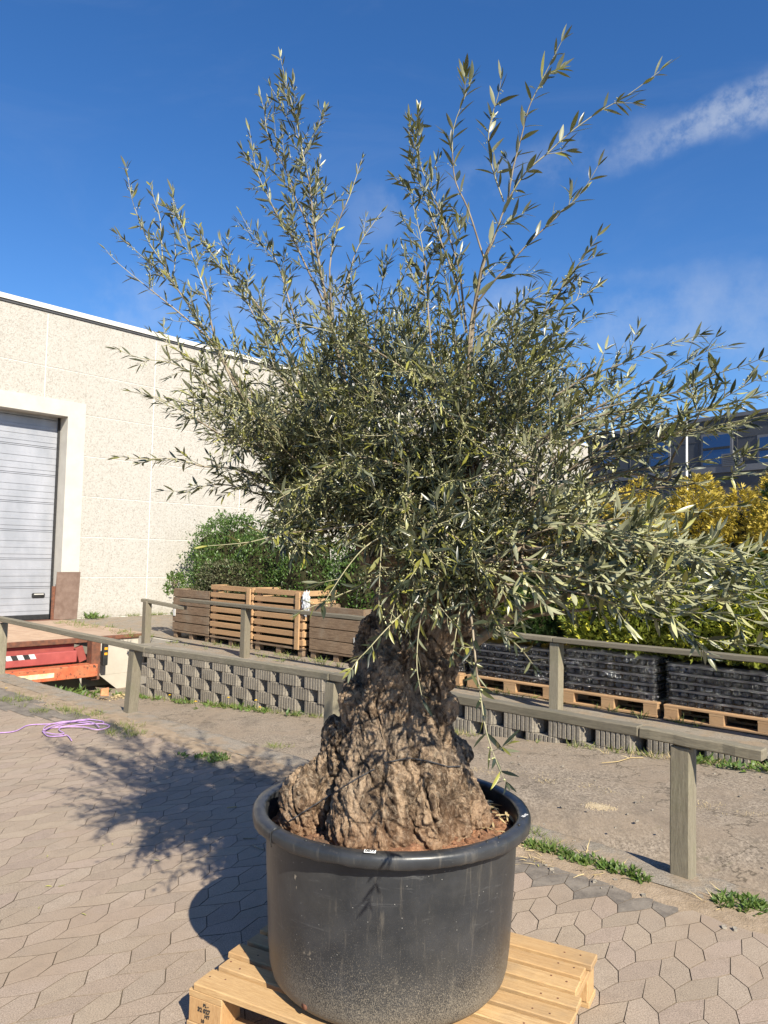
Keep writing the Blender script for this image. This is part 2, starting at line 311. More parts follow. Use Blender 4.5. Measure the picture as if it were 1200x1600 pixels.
M['cloth'] = mat('crumpled_bag_plastic', plain((.385, .406, .434), (.525, .532, .546), 30, .5, 0, .6, 60))
# ------------------------------------------------------------------ object helpers
def link(name, me, parent=None, loc=None, rz=None):
    o = bpy.data.objects.new(name, me); COL.objects.link(o)
    if parent: o.parent = parent
    if loc is not None: o.location = loc
    if rz is not None: o.rotation_euler = (0, 0, rz)
    return o
def tag(o, label=None, cat=None, group=None, kind=None):
    if label: o['label'] = label
    if cat: o['category'] = cat
    if group: o['group'] = group
    if kind: o['kind'] = kind
    return o
def thing(name, label, cat, loc=(0, 0, 0), rz=0, group=None): return tag(link(name, None, None, loc, rz), label, cat, group)
def sthing(name, label, cat, s=0, u=0, z=0, group=None): return thing(name, label, cat, S(s, u, z), AZ, group)
def copy_tree(o, parent=None):
    c = o.copy(); COL.objects.link(c); c.parent = parent
    for ch in list(o.children): copy_tree(ch, c)
    return c
class B:
    """collects shapes and links them as one mesh"""
    def __init__(s): s.bm = bmesh.new()
    def box(s, x0, x1, y0, y1, z0, z1, jit=0, rot=None, bev=0):
        r = bmesh.ops.create_cube(s.bm, size=1); vs = r['verts']
        c = Vector(((x0+x1)/2, (y0+y1)/2, (z0+z1)/2))
        for v in vs:
            p = Vector((v.co.x*(x1-x0), v.co.y*(y1-y0), v.co.z*(z1-z0)))
            if jit: p += Vector([random.uniform(-jit, jit) for _ in range(3)])
            if rot is not None: p = rot @ p
            v.co = p + c
        if bev:
            es = list({e for v in vs for e in v.link_edges}); bmesh.ops.bevel(s.bm, geom=es, offset=bev, segments=1, affect='EDGES')
        return s
    def beam(s, p, q, w, h, up=Vector((0, 0, 1)), bev=0, seg=1, wob=0):
        p = Vector(p); q = Vector(q); d = (q-p).normalized(); side = d.cross(up).normalized(); up2 = side.cross(d)
        rings = []
        for i in range(seg+1):
            c = p.lerp(q, i/seg)
            if wob: c = c + side*random.uniform(-wob, wob) + up2*random.uniform(-wob, wob)
            rings.append([s.bm.verts.new(c + side*(a*w/2) + up2*(b*h/2)) for a, b in ((-1, -1), (1, -1), (1, 1), (-1, 1))])
        fs = [s.bm.faces.new(rings[0][::-1]), s.bm.faces.new(rings[-1])]
        for a, b in zip(rings, rings[1:]):
            for j in range(4): fs.append(s.bm.faces.new((a[j], a[(j+1) % 4], b[(j+1) % 4], b[j])))
        bmesh.ops.recalc_face_normals(s.bm, faces=fs)
        if bev:
            es = [e for e in {e for f_ in fs for e in f_.edges} if e.calc_face_angle(0) > .6]
            bmesh.ops.bevel(s.bm, geom=es, offset=bev, segments=1, affect='EDGES')
        return s
    def tube(s, pts, r, n=6, cap=True):
        pts = [Vector(p) for p in pts]; rs = r if isinstance(r, (list, tuple)) else [r]*len(pts); rings = []
        ref = Vector((.3, .5, .8)).normalized()
        for i, p in enumerate(pts):
            d = (pts[min(i+1, len(pts)-1)]-pts[max(i-1, 0)]).normalized(); a = d.cross(ref)
            if a.length < .1: a = d.cross(Vector((1, 0, 0)))
            a.normalize(); b = d.cross(a)
            rings.append([s.bm.verts.new(p+(a*cos(2*pi*j/n)+b*sin(2*pi*j/n))*rs[i]) for j in range(n)])
        for a, b in zip(rings, rings[1:]):
            for j in range(n): s.bm.faces.new((a[j], a[(j+1) % n], b[(j+1) % n], b[j]))
        if cap: s.bm.faces.new(rings[0][::-1]); s.bm.faces.new(rings[-1])
        return s
    def poly(s, pts): s.bm.faces.new([s.bm.verts.new(p) for p in pts]); return s
    def build(s, name, m, parent=None, smooth=False, loc=None, rz=None):
        me = bpy.data.meshes.new(name); bmesh.ops.recalc_face_normals(s.bm, faces=s.bm.faces[:]) if not getattr(s, 'keep', False) else None
        s.bm.to_mesh(me); s.bm.free(); me.materials.append(m)
        if smooth: me.polygons.foreach_set('use_smooth', [True]*len(me.polygons))
        return link(name, me, parent, loc, rz)
def struct(o, label=None): o['kind'] = 'structure'; return o
def npmesh(name, verts, faces_flat, sizes, m, parent=None, tint=None, smooth=False):
    """verts (n,3), faces as a flat index array with sizes"""
    me = bpy.data.meshes.new(name); me.vertices.add(len(verts)); me.vertices.foreach_set('co', np.asarray(verts, dtype=np.float32).ravel())
    me.loops.add(len(faces_flat)); me.loops.foreach_set('vertex_index', np.asarray(faces_flat, dtype=np.int32))
    sizes = np.asarray(sizes, dtype=np.int32); st = np.concatenate([[0], np.cumsum(sizes)[:-1]]).astype(np.int32)
    me.polygons.add(len(sizes)); me.polygons.foreach_set('loop_start', st); me.polygons.foreach_set('loop_total', sizes)
    me.update(calc_edges=True); me.validate()
    if tint is not None:
        ca = me.color_attributes.new('tint', 'FLOAT_COLOR', 'POINT'); c = np.ones((len(verts), 4), dtype=np.float32); c[:, :3] = tint; ca.data.foreach_set('color', c.ravel())
    me.polygons.foreach_set('use_smooth', [bool(smooth)]*len(me.polygons))
    me.materials.append(m); return link(name, me, parent)
def unit(a): return a/np.maximum(np.linalg.norm(a, axis=-1, keepdims=True), 1e-9)
# leaf templates: rows of (t, halfwidth); 3 verts per inner row
def leaf_template(rows):
    V = []; Fc = []; idx = []
    for t, w in rows:
        if w <= 0: idx.append([len(V)]); V.append((t, 0, 0))
        else: idx.append([len(V), len(V)+1, len(V)+2]); V += [(t, -w, .28*w), (t, 0, 0), (t, w, .28*w)]
    for a, b in zip(idx, idx[1:]):
        if len(a) == 1: Fc += [(a[0], b[0], b[1]), (a[0], b[1], b[2])]
        elif len(b) == 1: Fc += [(a[0], b[0], a[1]), (a[1], b[0], a[2])]
        else: Fc += [(a[0], b[0], b[1], a[1]), (a[1], b[1], b[2], a[2])]
    return np.array(V, float), Fc
T_OLIVE = leaf_template([(0, 0), (.13, .045), (.36, .086), (.62, .080), (.86, .038), (1, 0)])
T_SMALL = leaf_template([(0, 0), (.45, .26), (1, 0)])
T_SPRAY = leaf_template([(0, 0), (.5, .13), (1, 0)])
T_BLADE = leaf_template([(0, .03), (.5, .025), (1, 0)])
def leaves(name, m, parent, P, D, Nn, Ls, tmpl=T_OLIVE, bend=.12, wid=None, yellow=None, tint=None):
    """P base points, D directions, Nn approx upper side normals, Ls lengths -> one mesh"""
    V, Fc = tmpl; n = len(P); D = unit(D); Sd = unit(np.cross(D, Nn)); Nn = np.cross(Sd, D)
    bd = (rng.normal(bend, .12, n)) if np.isscalar(bend) else bend
    wd = np.ones(n) if wid is None else wid
    t = V[:, 0][None, :, None]; y = V[:, 1][None, :, None]*wd[:, None, None]; z = V[:, 2][None, :, None]*wd[:, None, None] - bd[:, None, None]*t*t
    sb = rng.normal(0, .06, n)[:, None, None]
    W = P[:, None, :] + Ls[:, None, None]*(t*D[:, None, :] + (-(y) + sb*t*t)*Sd[:, None, :] + z*Nn[:, None, :])
    fl = np.array([i for f_ in Fc for i in f_]); sz = np.array([len(f_) for f_ in Fc])
    FF = (fl[None, :] + (np.arange(n)*len(V))[:, None]).ravel(); SZ = np.tile(sz, n)
    tn = np.zeros((n, len(V), 3)); tn[:, :, 0] = (rng.random(n) if tint is None else tint)[:, None]
    if yellow is not None: tn[:, :, 1] = yellow[:, None]
    return npmesh(name, W.reshape(-1, 3), FF, SZ, m, parent, tn.reshape(-1, 3), smooth=(tmpl is T_OLIVE))
def text_mesh(s, size, m, name, parent, loc, rot, ext=.0006):
    cu = bpy.data.curves.new(name, 'FONT'); cu.body = s; cu.size = size; cu.extrude = ext; cu.offset = size*.035; cu.align_x = 'CENTER'; cu.align_y = 'CENTER'
    t = bpy.data.objects.new(name+'_tmp', cu); COL.objects.link(t); dg = bpy.context.evaluated_depsgraph_get()
    me = bpy.data.meshes.new_from_object(t.evaluated_get(dg)); bpy.data.objects.remove(t); me.materials.clear(); me.materials.append(m)
    o = link(name, me, parent, loc); o.rotation_euler = rot; return o

# ================================================================== GROUND
LANE0, LANE1 = 4.02, 6.72       # lane between kerb and block wall (u)
DOCK_S = -12.75                 # front of the loading bay
def lane_z(s): return min(-.015, -.07 - .078*(-s-1.8)) if s > DOCK_S else -.07-.078*(-DOCK_S-1.8)
def grid(s0, s1, ns, u0, u1, nu, zf, name, m):
    b = B(); vs = [[b.bm.verts.new(S(s0+(s1-s0)*i/ns, u0+(u1-u0)*j/nu, zf(s0+(s1-s0)*i/ns, u0+(u1-u0)*j/nu))) for j in range(nu+1)] for i in range(ns+1)]
    for i in range(ns):
        for j in range(nu): b.bm.faces.new((vs[i][j], vs[i+1][j], vs[i+1][j+1], vs[i][j+1]))
    o = b.build(name, m, smooth=True); return struct(o)
def nz(x, y, z=0): return noise.noise(Vector((x, y, z)))
# yard sheet under the pavers: sand level rises and falls so some joints are filled
grid(-14, 3, 200, -3.5, 3.50, 90, lambda s, u: -.0050 + .0008*max(0, min(1, .42+1.5*nz(s*.9, u*.9)+.7*nz(s*4, u*4))), 'yard_sand', M['sand'])
grid(-14, 3, 400, 3.46, 3.76, 10, lambda s, u: -.008 + .016*min(1, max(0, (u-3.50+.05*nz(s*3, 4))/.10)) + .004*nz(s*9, u*9)+.002*nz(s*30, u*30), 'kerb_dirt', M['dirt'])
b = B(); ZG = -.03
for (s0, s1, u0, u1) in ((-300, -14, -300, 3.74), (3, 300, -300, 3.74), (-14, 3, -300, -3.5)): b.poly([S(s0, u0, ZG), S(s1, u0, ZG), S(s1, u1, ZG), S(s0, u1, ZG)])
struct(b.build('yard_ground', M['sand']))
# kerb strip with ragged top, edge drops to the lane
def kerb_z(s, u): return .012*nz(s*3, u*6) + .008*nz(s*14, u*14) + (.008 if u < LANE0-.03 else -.02)
grid(-14, 3, 300, 3.70, LANE0, 8, kerb_z, 'kerb_strip', M['kerb'])
b = B()
for i in range(120):
    s0 = -14+17*i/120; s1 = -14+17*(i+1)/120
    b.poly([S(s0, LANE0, -.012), S(s1, LANE0, -.012), S(s1, LANE0+.04, lane_z(s1)-.25), S(s0, LANE0+.04, lane_z(s0)-.25)])
struct(b.build('kerb_face', M['kerb']))
grid(-13.2, 3, 240, LANE0-.1, LANE1+.1, 60, lambda s, u: lane_z(s)+.008*nz(s*1.3, u*1.3)+.0015*nz(s*8, u*8) - .17*max(0, min(1, (4.95-u)/.8))**1.5, 'ramp_lane', M['lane'])
b = B(); b.poly([S(3, 3.74, ZG), S(300, 3.74, ZG), S(300, 7.0, ZG), S(3, 7.0, ZG)]); b.poly([S(-300, 3.74, ZG), S(-14, 3.74, ZG), S(-14, 4.5, ZG), S(-300, 4.5, ZG)])
struct(b.build('outer_road', M['lane']))
grid(-11.4, 6, 180, 6.98, 12, 40, lambda s, u: .0+.010*nz(s*2, u*2)+.004*nz(s*9, u*9)-.004, 'terrace_ground', M['kerb'])
grid(-16.36, -11.4, 60, 7.6, 12, 36, lambda s, u: .0+.010*nz(s*2, u*2)+.004*nz(s*9, u*9)-.004, 'terrace_ground', M['kerb'])
grid(-13.2, -11.3, 20, LANE1, 7.7, 10, lambda s, u: lane_z(s)+.01*nz(s*1.3, u*1.3), 'ramp_lane', M['lane'])
b = B(); b.poly([S(-17.5, 12, -.012), S(300, 12, -.012), S(300, 400, -.012), S(-17.5, 400, -.012)]); b.poly([S(6, 6.98, -.012), S(300, 6.98, -.012), S(300, 12, -.012), S(6, 12, -.012)])
b.poly([S(-300, 4.5, -.012), S(-17.5, 4.5, -.012), S(-17.5, 400, -.012), S(-300, 400, -.012)])
struct(b.build('terrace_outer_ground', M['kerb']))
# ---- pavers: two interlocking six-sided shapes
def pv(x, y): p = PZ(900+x/4, 1300+y/4, 0); return np.array([p.x, p.y])
a_, b_, c_, d_ = pv(313, 585), pv(385, 570), pv(465, 637), pv(472, 697); P1 = pv(290, 755)-pv(390, 645); P2 = pv(715, 745)-pv(390, 645)
cellA = [a_, b_, c_, d_, c_+P1, b_+P1]; cellW = [c_, d_-P1, a_+P2-P1, b_+P2, a_+P2, d_]
vs = []; fl = []; sz = []; tint = []
for i in range(-60, 61):
    for j in range(-45, 46):
        for cell in (cellA, cellW):
            q = np.array(cell)+i*P1+j*P2; c = q.mean(0); uu = c[0]*SU.x+c[1]*SU.y; ss = c[0]*SX.x+c[1]*SX.y
            if uu > 3.60+.10*nz(ss*2, 3) or uu < -3.4 or ss < -13.5 or ss > 2.8 or c[1] < .6 or c[1] > 12 or abs(c[0]) > 1.6+c[1]*.75: continue
            rr = .96+.0*i
            tl = Vector((nz(c[0]*3, c[1]*3, 1), nz(c[0]*3, c[1]*3, 5), 1))*.0; ang = random.gauss(0, .004)
            zt = random.gauss(0, .0003); tx, ty = random.gauss(0, .002), random.gauss(0, .002); k0 = len(vs)
            def ins(f_, z):
                for p in q:
                    d = p-c; L_ = np.linalg.norm(d); d = d*(1-f_/L_); d = np.array([d[0]-ang*d[1], d[1]+ang*d[0]])
                    vs.append((c[0]+d[0], c[1]+d[1], z+zt+tx*d[0]+ty*d[1]))
            jw = random.uniform(.0014, .0026); ins(jw, -.010); ins(jw, -.004); ins(jw+.0002, .0)
            n = 6
            for r0 in (0, 1):
                for e in range(n): fl += [k0+r0*n+e, k0+r0*n+(e+1) % n, k0+(r0+1)*n+(e+1) % n, k0+(r0+1)*n+e]; sz.append(4)
            fl += [k0+2*n+e for e in range(n)]; sz.append(n)
            g = random.uniform(.40, .60); tint += [(g, g*random.uniform(.95, 1.02), g*random.uniform(.92, 1.03))]*(3*n)
o = npmesh('yard_paving', np.array(vs), fl, sz, M['paver'], None, np.array(tint))
bm = bmesh.new(); bm.from_mesh(o.data); bmesh.ops.recalc_face_normals(bm, faces=bm.faces[:]); 
if sum(f_.normal.z for f_ in bm.faces) < 0: bmesh.ops.reverse_faces(bm, faces=bm.faces[:])
bm.to_mesh(o.data); bm.free(); o.data.materials.append(M['sand']); o.data.materials.append(M['asphalt']); o.data.polygons.foreach_set('material_index', [1 if len(p.vertices) == 4 else (2 if (lambda u_, s_: u_ > 3.34+.16*nz(s_*1.3, 8)+.05*nz(s_*6, 2) and nz(s_*.8, u_*.8+3) > -.12)(p.center.dot(SU), p.center.dot(SX)) else 0) for p in o.data.polygons]); struct(o)
# dark worn patches of asphalt lapping over the pavers next to the kerb
def radial_patch(name, m, c, rs, ru, z, n=120):
    b = B(); ring = []
    for i in range(n):
        a = 2*pi*i/n; k_ = 1+.45*nz(cos(a)*1.5+c.x, sin(a)*1.5)+.25*nz(cos(a)*5, sin(a)*5+c.y)+.10*nz(cos(a)*14, sin(a)*14); w = c+SX*(rs*cos(a)*k_)+SU*(ru*sin(a)*k_); w.z = z; ring.append(w)
    ctr = Vector((c.x, c.y, z)); cv = b.bm.verts.new(ctr); vs_ = [b.bm.verts.new(w) for w in ring]
    for i in range(n): b.bm.faces.new((cv, vs_[i], vs_[(i+1) % n]))
    return struct(b.build(name, m))
radial_patch('asphalt_patch', M['asphalt'], S(-8.6, 3.28), 2.0, .22, .0035)
radial_patch('asphalt_patch', M['asphalt'], S(-11.5, 3.2), 1.2, .30, .0039)
q_ = PZ(937, 1271, -.16); b = B()
for i in range(700):
    g_ = q_+SX*random.gauss(0, .045)+SU*random.gauss(0, .03); s_, u_ = g_.dot(SX), g_.dot(SU); r = random.uniform(.0015, .003)
    zz = lane_z(s_)+.008*nz(s_*1.3, u_*1.3)+.0015*nz(s_*8, u_*8)-.17*max(0, min(1, (4.95-u_)/.8))**1.5
    b.box(g_.x-r, g_.x+r, g_.y-r, g_.y+r, zz-.001, zz+.0025)
tag(b.build('spilled_sand', M['stripe_sand']), 'small pale spill of sand on the ramp right of the pot', 'sand', kind='stuff')

# ================================================================== BUILDINGS
FS = -16.38
wh = sthing('warehouse', 'long pale exposed aggregate warehouse with a grey roller door on the left', 'building', FS, 0, 0)
def wbox(name, m, u0, u1, z0, z1, d0, d1, **k): b = B(); b.box(d0, d1, u0, u1, z0, z1); return b.build(name, m, wh, **k)
U0, U1 = -6, 32.2
vj = [7.22-2.63*k for k in range(5, 0, -1)]+[7.22+2.63*k for k in range(0, 10)]+[U1]
zj = [0.0, .90, 1.80, 2.70, 3.60, 4.52, 5.44, 6.62]; DU0, DU1, DZ = 2.9, 7.74, 4.42; FU1, FZ = 8.14, 4.76; FU0 = 2.5
b = B()
for a0, a1 in zip(vj, vj[1:]):
    for z0, z1 in zip(zj, zj[1:]):
        p0, p1, q0, q1 = a0+.010, a1-.010, z0+.006, z1-.006
        segs = []
        if q1 <= FZ or q0 < FZ:
            if p1 <= FU0 or p0 >= FU1: segs = [(p0, p1, q0, q1)]
            else:
                if p0 < FU0: segs.append((p0, FU0-.002, q0, q1))
                if p1 > FU1: segs.append((FU1+.002, p1, q0, q1))
                if q1 > FZ: segs.append((max(p0, FU0), min(p1, FU1), FZ+.002, q1))
        else: segs = [(p0, p1, q0, q1)]
        for (x0, x1, y0, y1) in segs: 
            if x1-x0 > .05 and y1-y0 > .05: b.box(-.10, 0, x0, x1, y0, y1, bev=.006)
b.build('wall_panels', M['aggregate'], wh)
b = B(); b.box(-.3, -.008, U0, FU0-.001, -.3, 6.62); b.box(-.3, -.008, FU1+.001, U1, -.3, 6.62); b.box(-.3, -.008, FU0-.001, FU1+.001, FZ+.001, 6.62); b.build('joint_backing', M['joint'], wh)
b = B(); b.box(-.42, .045, DU1, FU1, -.1, FZ); b.box(-.42, .045, FU0, DU0, -.1, FZ); b.box(-.42, .045, DU0, DU1, DZ, FZ); b.build('door_frame', M['frame'], wh)
b = B(); zz = .09; k = 0
while zz < DZ+.1:
    h_ = .61; b.box(-.40, -.352, DU0, DU1, zz, zz+h_-.008, bev=.004)
    for r_ in (.12, .26, .40): b.box(-.352, -.344, DU0+.01, DU1-.01, zz+r_-.035, zz+r_+.035, bev=.006)
    b.box(-.352, -.340, DU0+.01, DU1-.01, zz+h_-.034, zz+h_-.020, bev=.003)
    zz += h_; k += 1
rd = b.build('roller_door', M['door'], wh)
b = B(); b.box(-.40, -.34, DU0, DU1, -.02, .085, bev=.01); b.build('door_seal', M['rubber'], rd)
b = B(); b.box(-.349, -.322, 7.30, 7.58, .46, .56, bev=.02); b.build('door_handle', M['black'], rd)
b = B(); b.box(-.325, -.318, 7.34, 7.55, .525, .545); b.build('handle_grip', M['coping'], rd)
b = B(); b.box(-.345, -.30, DU1-.045, DU1-.002, 0, DZ); b.build('guide_rail', M['rubber'], wh)
b = B(); b.box(-.6, .05, U0, U1+.05, 6.675, 6.78); b.build('roof_coping', M['coping'], wh)
b = B(); b.box(-.4, .025, U0, U1+.02, 6.622, 6.673); b.build('drip_edge', M['coping_dark'], wh)
b = B(); b.box(-22, -.46, U0, U1, -.3, 6.6); b.build('rear_walls', M['concrete'], wh)
b = B(); b.box(-1.1, -.75, 7.7, 7.95, 0, 0.9) if 0 else b.box(-.02, .02, 7.745, 7.775, 1.02, 1.40); b.build('frame_chip', M['rust'], wh)
o = thing('steel_sheet', 'brown rusty steel sheet leaning upright against the door frame', 'sheet', S(FS+.12, 7.86, 0), AZ)
b = B(); b.box(-.012, .012, -.26, .26, .0, 1.03, rot=Matrix.Rotation(radians(4), 3, 'Y'), bev=.002); b.build('sheet', M['rust_plate'], o)
b = B(); b.box(-.05, -.035, -.32, -.22, 0, .72); b.build('backing_strip', M['rust'], o)
o.rotation_euler = (0, 0, AZ)
# loading bay platform and leveller
dp = B(); dp.box(FS+.0, DOCK_S, 4.2, 6.45, -.06, -.02); 
lv = sthing('dock_leveller', 'red steel dock leveller with dusty ribbed deck in front of the roller door', 'dock leveller', DOCK_S, .34, 0)
def lbox(name, m, s0, s1, u0, u1, z0, z1, jit=0, bev=.006, par=None, rot=None): b = B(); b.box(s0, s1, u0, u1, z0, z1, jit=jit, bev=bev, rot=rot); return b.build(name, m, par or lv)
b = B(); b.box(-3.3, -.02, 2.0, 6.30, -.05, -.004, bev=.004)
for i in range(60): b.box(-3.25+i*.054, -3.25+i*.054+.018, 2.05, 6.26, -.004, .003)
b.build('deck_plate', M['deck'], lv)
lbox('front_lip', M['rust'], -.02, .02, 2.0, 6.30, -.075, .012)
lbox('upper_beam', M['darkred'], -.16, -.06, 2.0, 6.02, -.20, -.08)
lower = lbox('lower_beam', M['red'], -.08, .10, 2.0, 6.0, -.385, -.19, bev=.012)
for i in range(4):
    u0 = 4.55+i*.19; b = B()
    for q in ((0,),): b.bm.faces.new([b.bm.verts.new(p) for p in ((.104, u0, -.27), (.104, u0+.095, -.27), (.104, u0+.055, -.192), (.104, u0-.04, -.192))])
    b.build('hazard_stripe', M['black'], lower)
    b = B(); b.bm.faces.new([b.bm.verts.new(p) for p in ((.103, u0+.095, -.27), (.103, u0+.19, -.27), (.103, u0+.15, -.192), (.103, u0+.055, -.192))]); b.build('hazard_stripe', M['white'], lower)
bp = lbox('bumper_beam', M['orange'], .02, .30, 1.8, 6.28, -.63, -.42, bev=.01)
lbox('reflective_stripe', M['stripe'], .298, .305, 1.5, 5.52, -.57, -.495, bev=0, par=bp)
lbox('corner_post', M['rust'], .04, .22, 6.20, 6.36, -.70, -.02, bev=.008)
lbox('bracket', M['darkred'], -.10, .0, 6.05, 6.19, -.40, -.14, rot=Matrix.Rotation(.35, 3, 'X'))
lt = lbox('signal_lamp', M['black'], .20, .28, 6.38, 6.47, -.46, -.08, bev=.012)
for z_ in (-.17, -.26): lbox('sticker', M['yellow'], .281, .284, 6.395, 6.45, z_-.02, z_+.02, bev=0, par=lt)
# pit and abutment
aw = sthing('dock_abutment', 'pale concrete abutment beside the red leveller with a dark opening at its foot', 'retaining wall', DOCK_S, 0, 0)
b = B(); b.box(-3.6, .02, 6.80, 7.70, -.66, -.05); b.box(-3.6, .02, 7.35, 7.70, -1.3, -.661); b.box(-3.6, -.70, 6.80, 7.349, -1.3, -.661)
b.bm.faces.new([b.bm.verts.new(p) for p in ((.018, 6.80, -.662), (.018, 7.349, -.662), (.018, 7.349, -1.1))]); b.build('abutment_wall', M['concrete'], aw)
b = B(); b.box(-3.6, .05, 6.72, 7.72, -.05, .015, bev=.006); b.build('steel_edge', M['rust'], aw)
b = B(); b.box(-3.62, -3.5, 1.5, 6.79, -1.3, -.06); b.build('pit_rear_wall', M['concrete'], aw)
b = B(); b.box(.021, 1.33, 7.52, 7.70, -1.3, -.02); b.build('side_wall', M['concrete'], aw)
b = B(); b.poly([S(FS-.4, -1, -.006), S(DOCK_S-3.3, -1, -.006), S(DOCK_S-3.3, 6.98, -.006), S(FS-.4, 6.98, -.006)]); b.poly([S(DOCK_S-3.3, 6.74, .018), S(DOCK_S, 6.74, .018), S(DOCK_S, 7.7, .018), S(DOCK_S-3.3, 7.7, .018)]); struct(b.build('loading_platform', M['deck']))

# distant dark office block and its flagpole
op = thing('office_building', 'dark grey flat roofed office building with blue windows beyond the conifers', 'building', (0, 0, 0), 0)
oa = PY(960, 668, 42); ob = PY(1230, 654, 34); hz = oa.z
dxy = Vector((ob.x-oa.x, ob.y-oa.y, 0)).normalized(); ang = atan2(dxy.y, dxy.x); op.location = (oa.x, oa.y, 0); op.rotation_euler = (0, 0, ang)
LO = Vector((ob.x-oa.x, ob.y-oa.y, 0)).length
ztop = (oa.z+ob.z)/2
b = B(); b.box(-2, LO+12, 0, 14, -.1, ztop); b.build('wall', M['grey_clad'], op)
b = B(); b.box(-2.1, LO+12.1, -.1, 14.1, ztop, ztop+.18); b.build('parapet', M['grey_trim'], op)
def ox(px, py):  # point on the office facade plane
    d = ray(px, py); n = Vector((-dxy.y, dxy.x, 0)); t = (oa-C0).dot(n)/d.dot(n); p = C0+d*t; return (p-oa).dot(dxy), p.z
def owin(px0, py0, px1, py1, mull=True):
    x0, z1 = ox(px0, py0); x1, z0 = ox(px1, py1)
    b = B(); b.box(x0-.12, x1+.12, -.05, -.002, z0-.12, z1+.12); f_ = b.build('window', M['grey_trim'], op)
    b = B(); b.box(x0, x1, -.075, -.052, z0, z1); b.build('pane', M['glass'], f_)
    if mull:
        b = B(); zc = z0+(z1-z0)*.55; b.box(x0, x1, -.10, -.077, zc-.06, zc+.06); b.build('mullion', M['black'], f_)
for q in ((945, 697, 962, 722), (1018, 690, 1045, 726), (1100, 683, 1142, 724), (1188, 684, 1230, 722)): owin(*q)
x0, z1 = ox(1130, 710); x1, z0 = ox(1162, 727); b = B(); b.box(x0, x1, -.14, -.102, z0, z1)
for i in range(7): b.box(x0+.1, x1-.1, -.18, -.142, z0+(z1-z0)*(i+.2)/7, z0+(z1-z0)*(i+.5)/7)
b.build('louvre_vent', M['grey_trim'], op)
x, zb = ox(1080, 738); b = B(); b.box(-2, LO+12, -.12, -.003, zb-.15, zb+.15); b.build('ledge', M['grey_trim'], op)
b = B()
for i in range(14): xx = -1+i*2.05; b.box(xx, xx+.05, -.02, 0, .3, ztop-.1)
for i in range(3): b.box(-2, LO+12, -.015, 0, ztop-1.1*i-1.0, ztop-1.1*i-.96)
b.build('cladding_joints', M['coping_dark'], op)
fp = PY(1073, 800, 31); o = thing('flagpole', 'slender white pole standing before the dark office building', 'pole', (fp.x, fp.y, 0))
top = PY(1073, 648, 31).z; b = B(); b.tube([(0, 0, 0), (0, 0, top*.5), (0, 0, top)], [.07, .055, .035], 10); b.tube([(0, 0, top), (0, 0, top+.05)], [.05, .05], 8); b.build('pole', M['white'], o, True)
b = B(); b.tube([(0, 0, 0), (0, 0, .25)], .12, 12); b.build('base', M['concrete'], o, True)

# ================================================================== BLOCK WALL
rw = sthing('retaining_wall', 'long grey wall of ribbed concrete planting blocks below the rear railing', 'retaining wall', 0, LANE1, 0)
b = B(); RH = .158; Ln = .50
for row in range(6):
    z1 = -.012-row*RH; z0 = z1-RH+.004; sb = row*.008*0
    s_ = -11.35+(.25 if row % 2 else 0)
    while s_ < 1.5:
        if z1 > lane_z(s_)-.05:
            w = .345; q0 = s_+random.uniform(-.006, .006); yo = random.uniform(-.006, .006); n = 7
            # ribbed front: rounded ribs in plan
            ring = []
            for i in range(n):
                a0 = q0+w*i/n; rw_ = w/n
                ring += [(a0+.003, yo+.018), (a0+.009, yo+.001), (a0+rw_-.009, yo), (a0+rw_-.003, yo+.018)]
            ring += [(q0+w+.014, yo+.022), (q0+w+.060, .10), (q0+w+.064, .19), (q0-.05, .19), (q0-.046, .10), (q0-.010, yo+.022)]
            lo = [b.bm.verts.new((x, y, z0)) for x, y in ring]; hi = [b.bm.verts.new((x, y, z1-random.uniform(0, .003))) for x, y in ring]
            b.bm.faces.new(hi); b.bm.faces.new(lo[::-1]); m_ = len(ring)
            for i in range(m_): b.bm.faces.new((lo[i], lo[(i+1) % m_], hi[(i+1) % m_], hi[i]))
            # recessed side web between two block faces
        s_ += Ln
b.build('ribbed_blocks', M['block'], rw)
b = B(); b.box(-11.38, 2, .215, .30, -1.2, -.02); b.build('backing', M['block'], rw)
b = B(); s_ = -11.38
while s_ < 2:
    w = .49; b.box(s_+.004, s_+w, .010+random.uniform(0, .01), .27, -.008, .012+random.uniform(0, .006), bev=.004)
    for i in range(9): b.box(s_+.012+i*.054, s_+.05+i*.054, -.004, .0095, -.010, .008)
    s_ += .5
b.build('cap_blocks', M['block'], rw)

# ================================================================== RAILINGS
def railing(label, u, posts, rails, pw, rw2, rh, zr):
    t = sthing('railing', label, 'railing', 0, u, 0)
    for s_, zt, lean in posts:
        b = B(); p0 = Vector((s_, pw/2, -.35)); p1 = Vector((s_+lean, pw/2, zt)); b.beam(p0, p1, pw, pw, up=Vector((0, 1, 0)), bev=.006, seg=5, wob=.0012); b.build('post', M['fence_post'], t)
    for (s0, z0), (s1, z1) in rails:
        b = B(); b.beam((s0, pw/2-.02, z0-rh/2), (s1, pw/2-.02, z1-rh/2), rw2, rh, bev=.006, seg=10, wob=.003); b.build('rail', M['fence'], t)
    return t
railing('weathered grey wooden railing along the yard kerb in front of the ramp', 3.86, [(-1.475, .635, 0), (-3.98, .64, .02), (-6.74, .61, .10), (-9.75, .62, .03)],
        [((-1.09, .69), (-1.68, .70)), ((-1.684, .70), (-3.96, .705)), ((-3.964, .705), (-6.40, .655)), ((-6.404, .655), (-9.9, .70))], .098, .078, .054, .7)
railing('weathered grey wooden railing on top of the block wall', 7.08, [(-1.2, .70, 0), (-3.99, .69, 0), (-6.6, .71, 0), (-9.12, .74, 0)],
        [((-.4, .76), (-4.0, .745)), ((-4.004, .745), (-6.6, .765)), ((-6.604, .765), (-10.75, .775))], .11, .11, .05, .75)
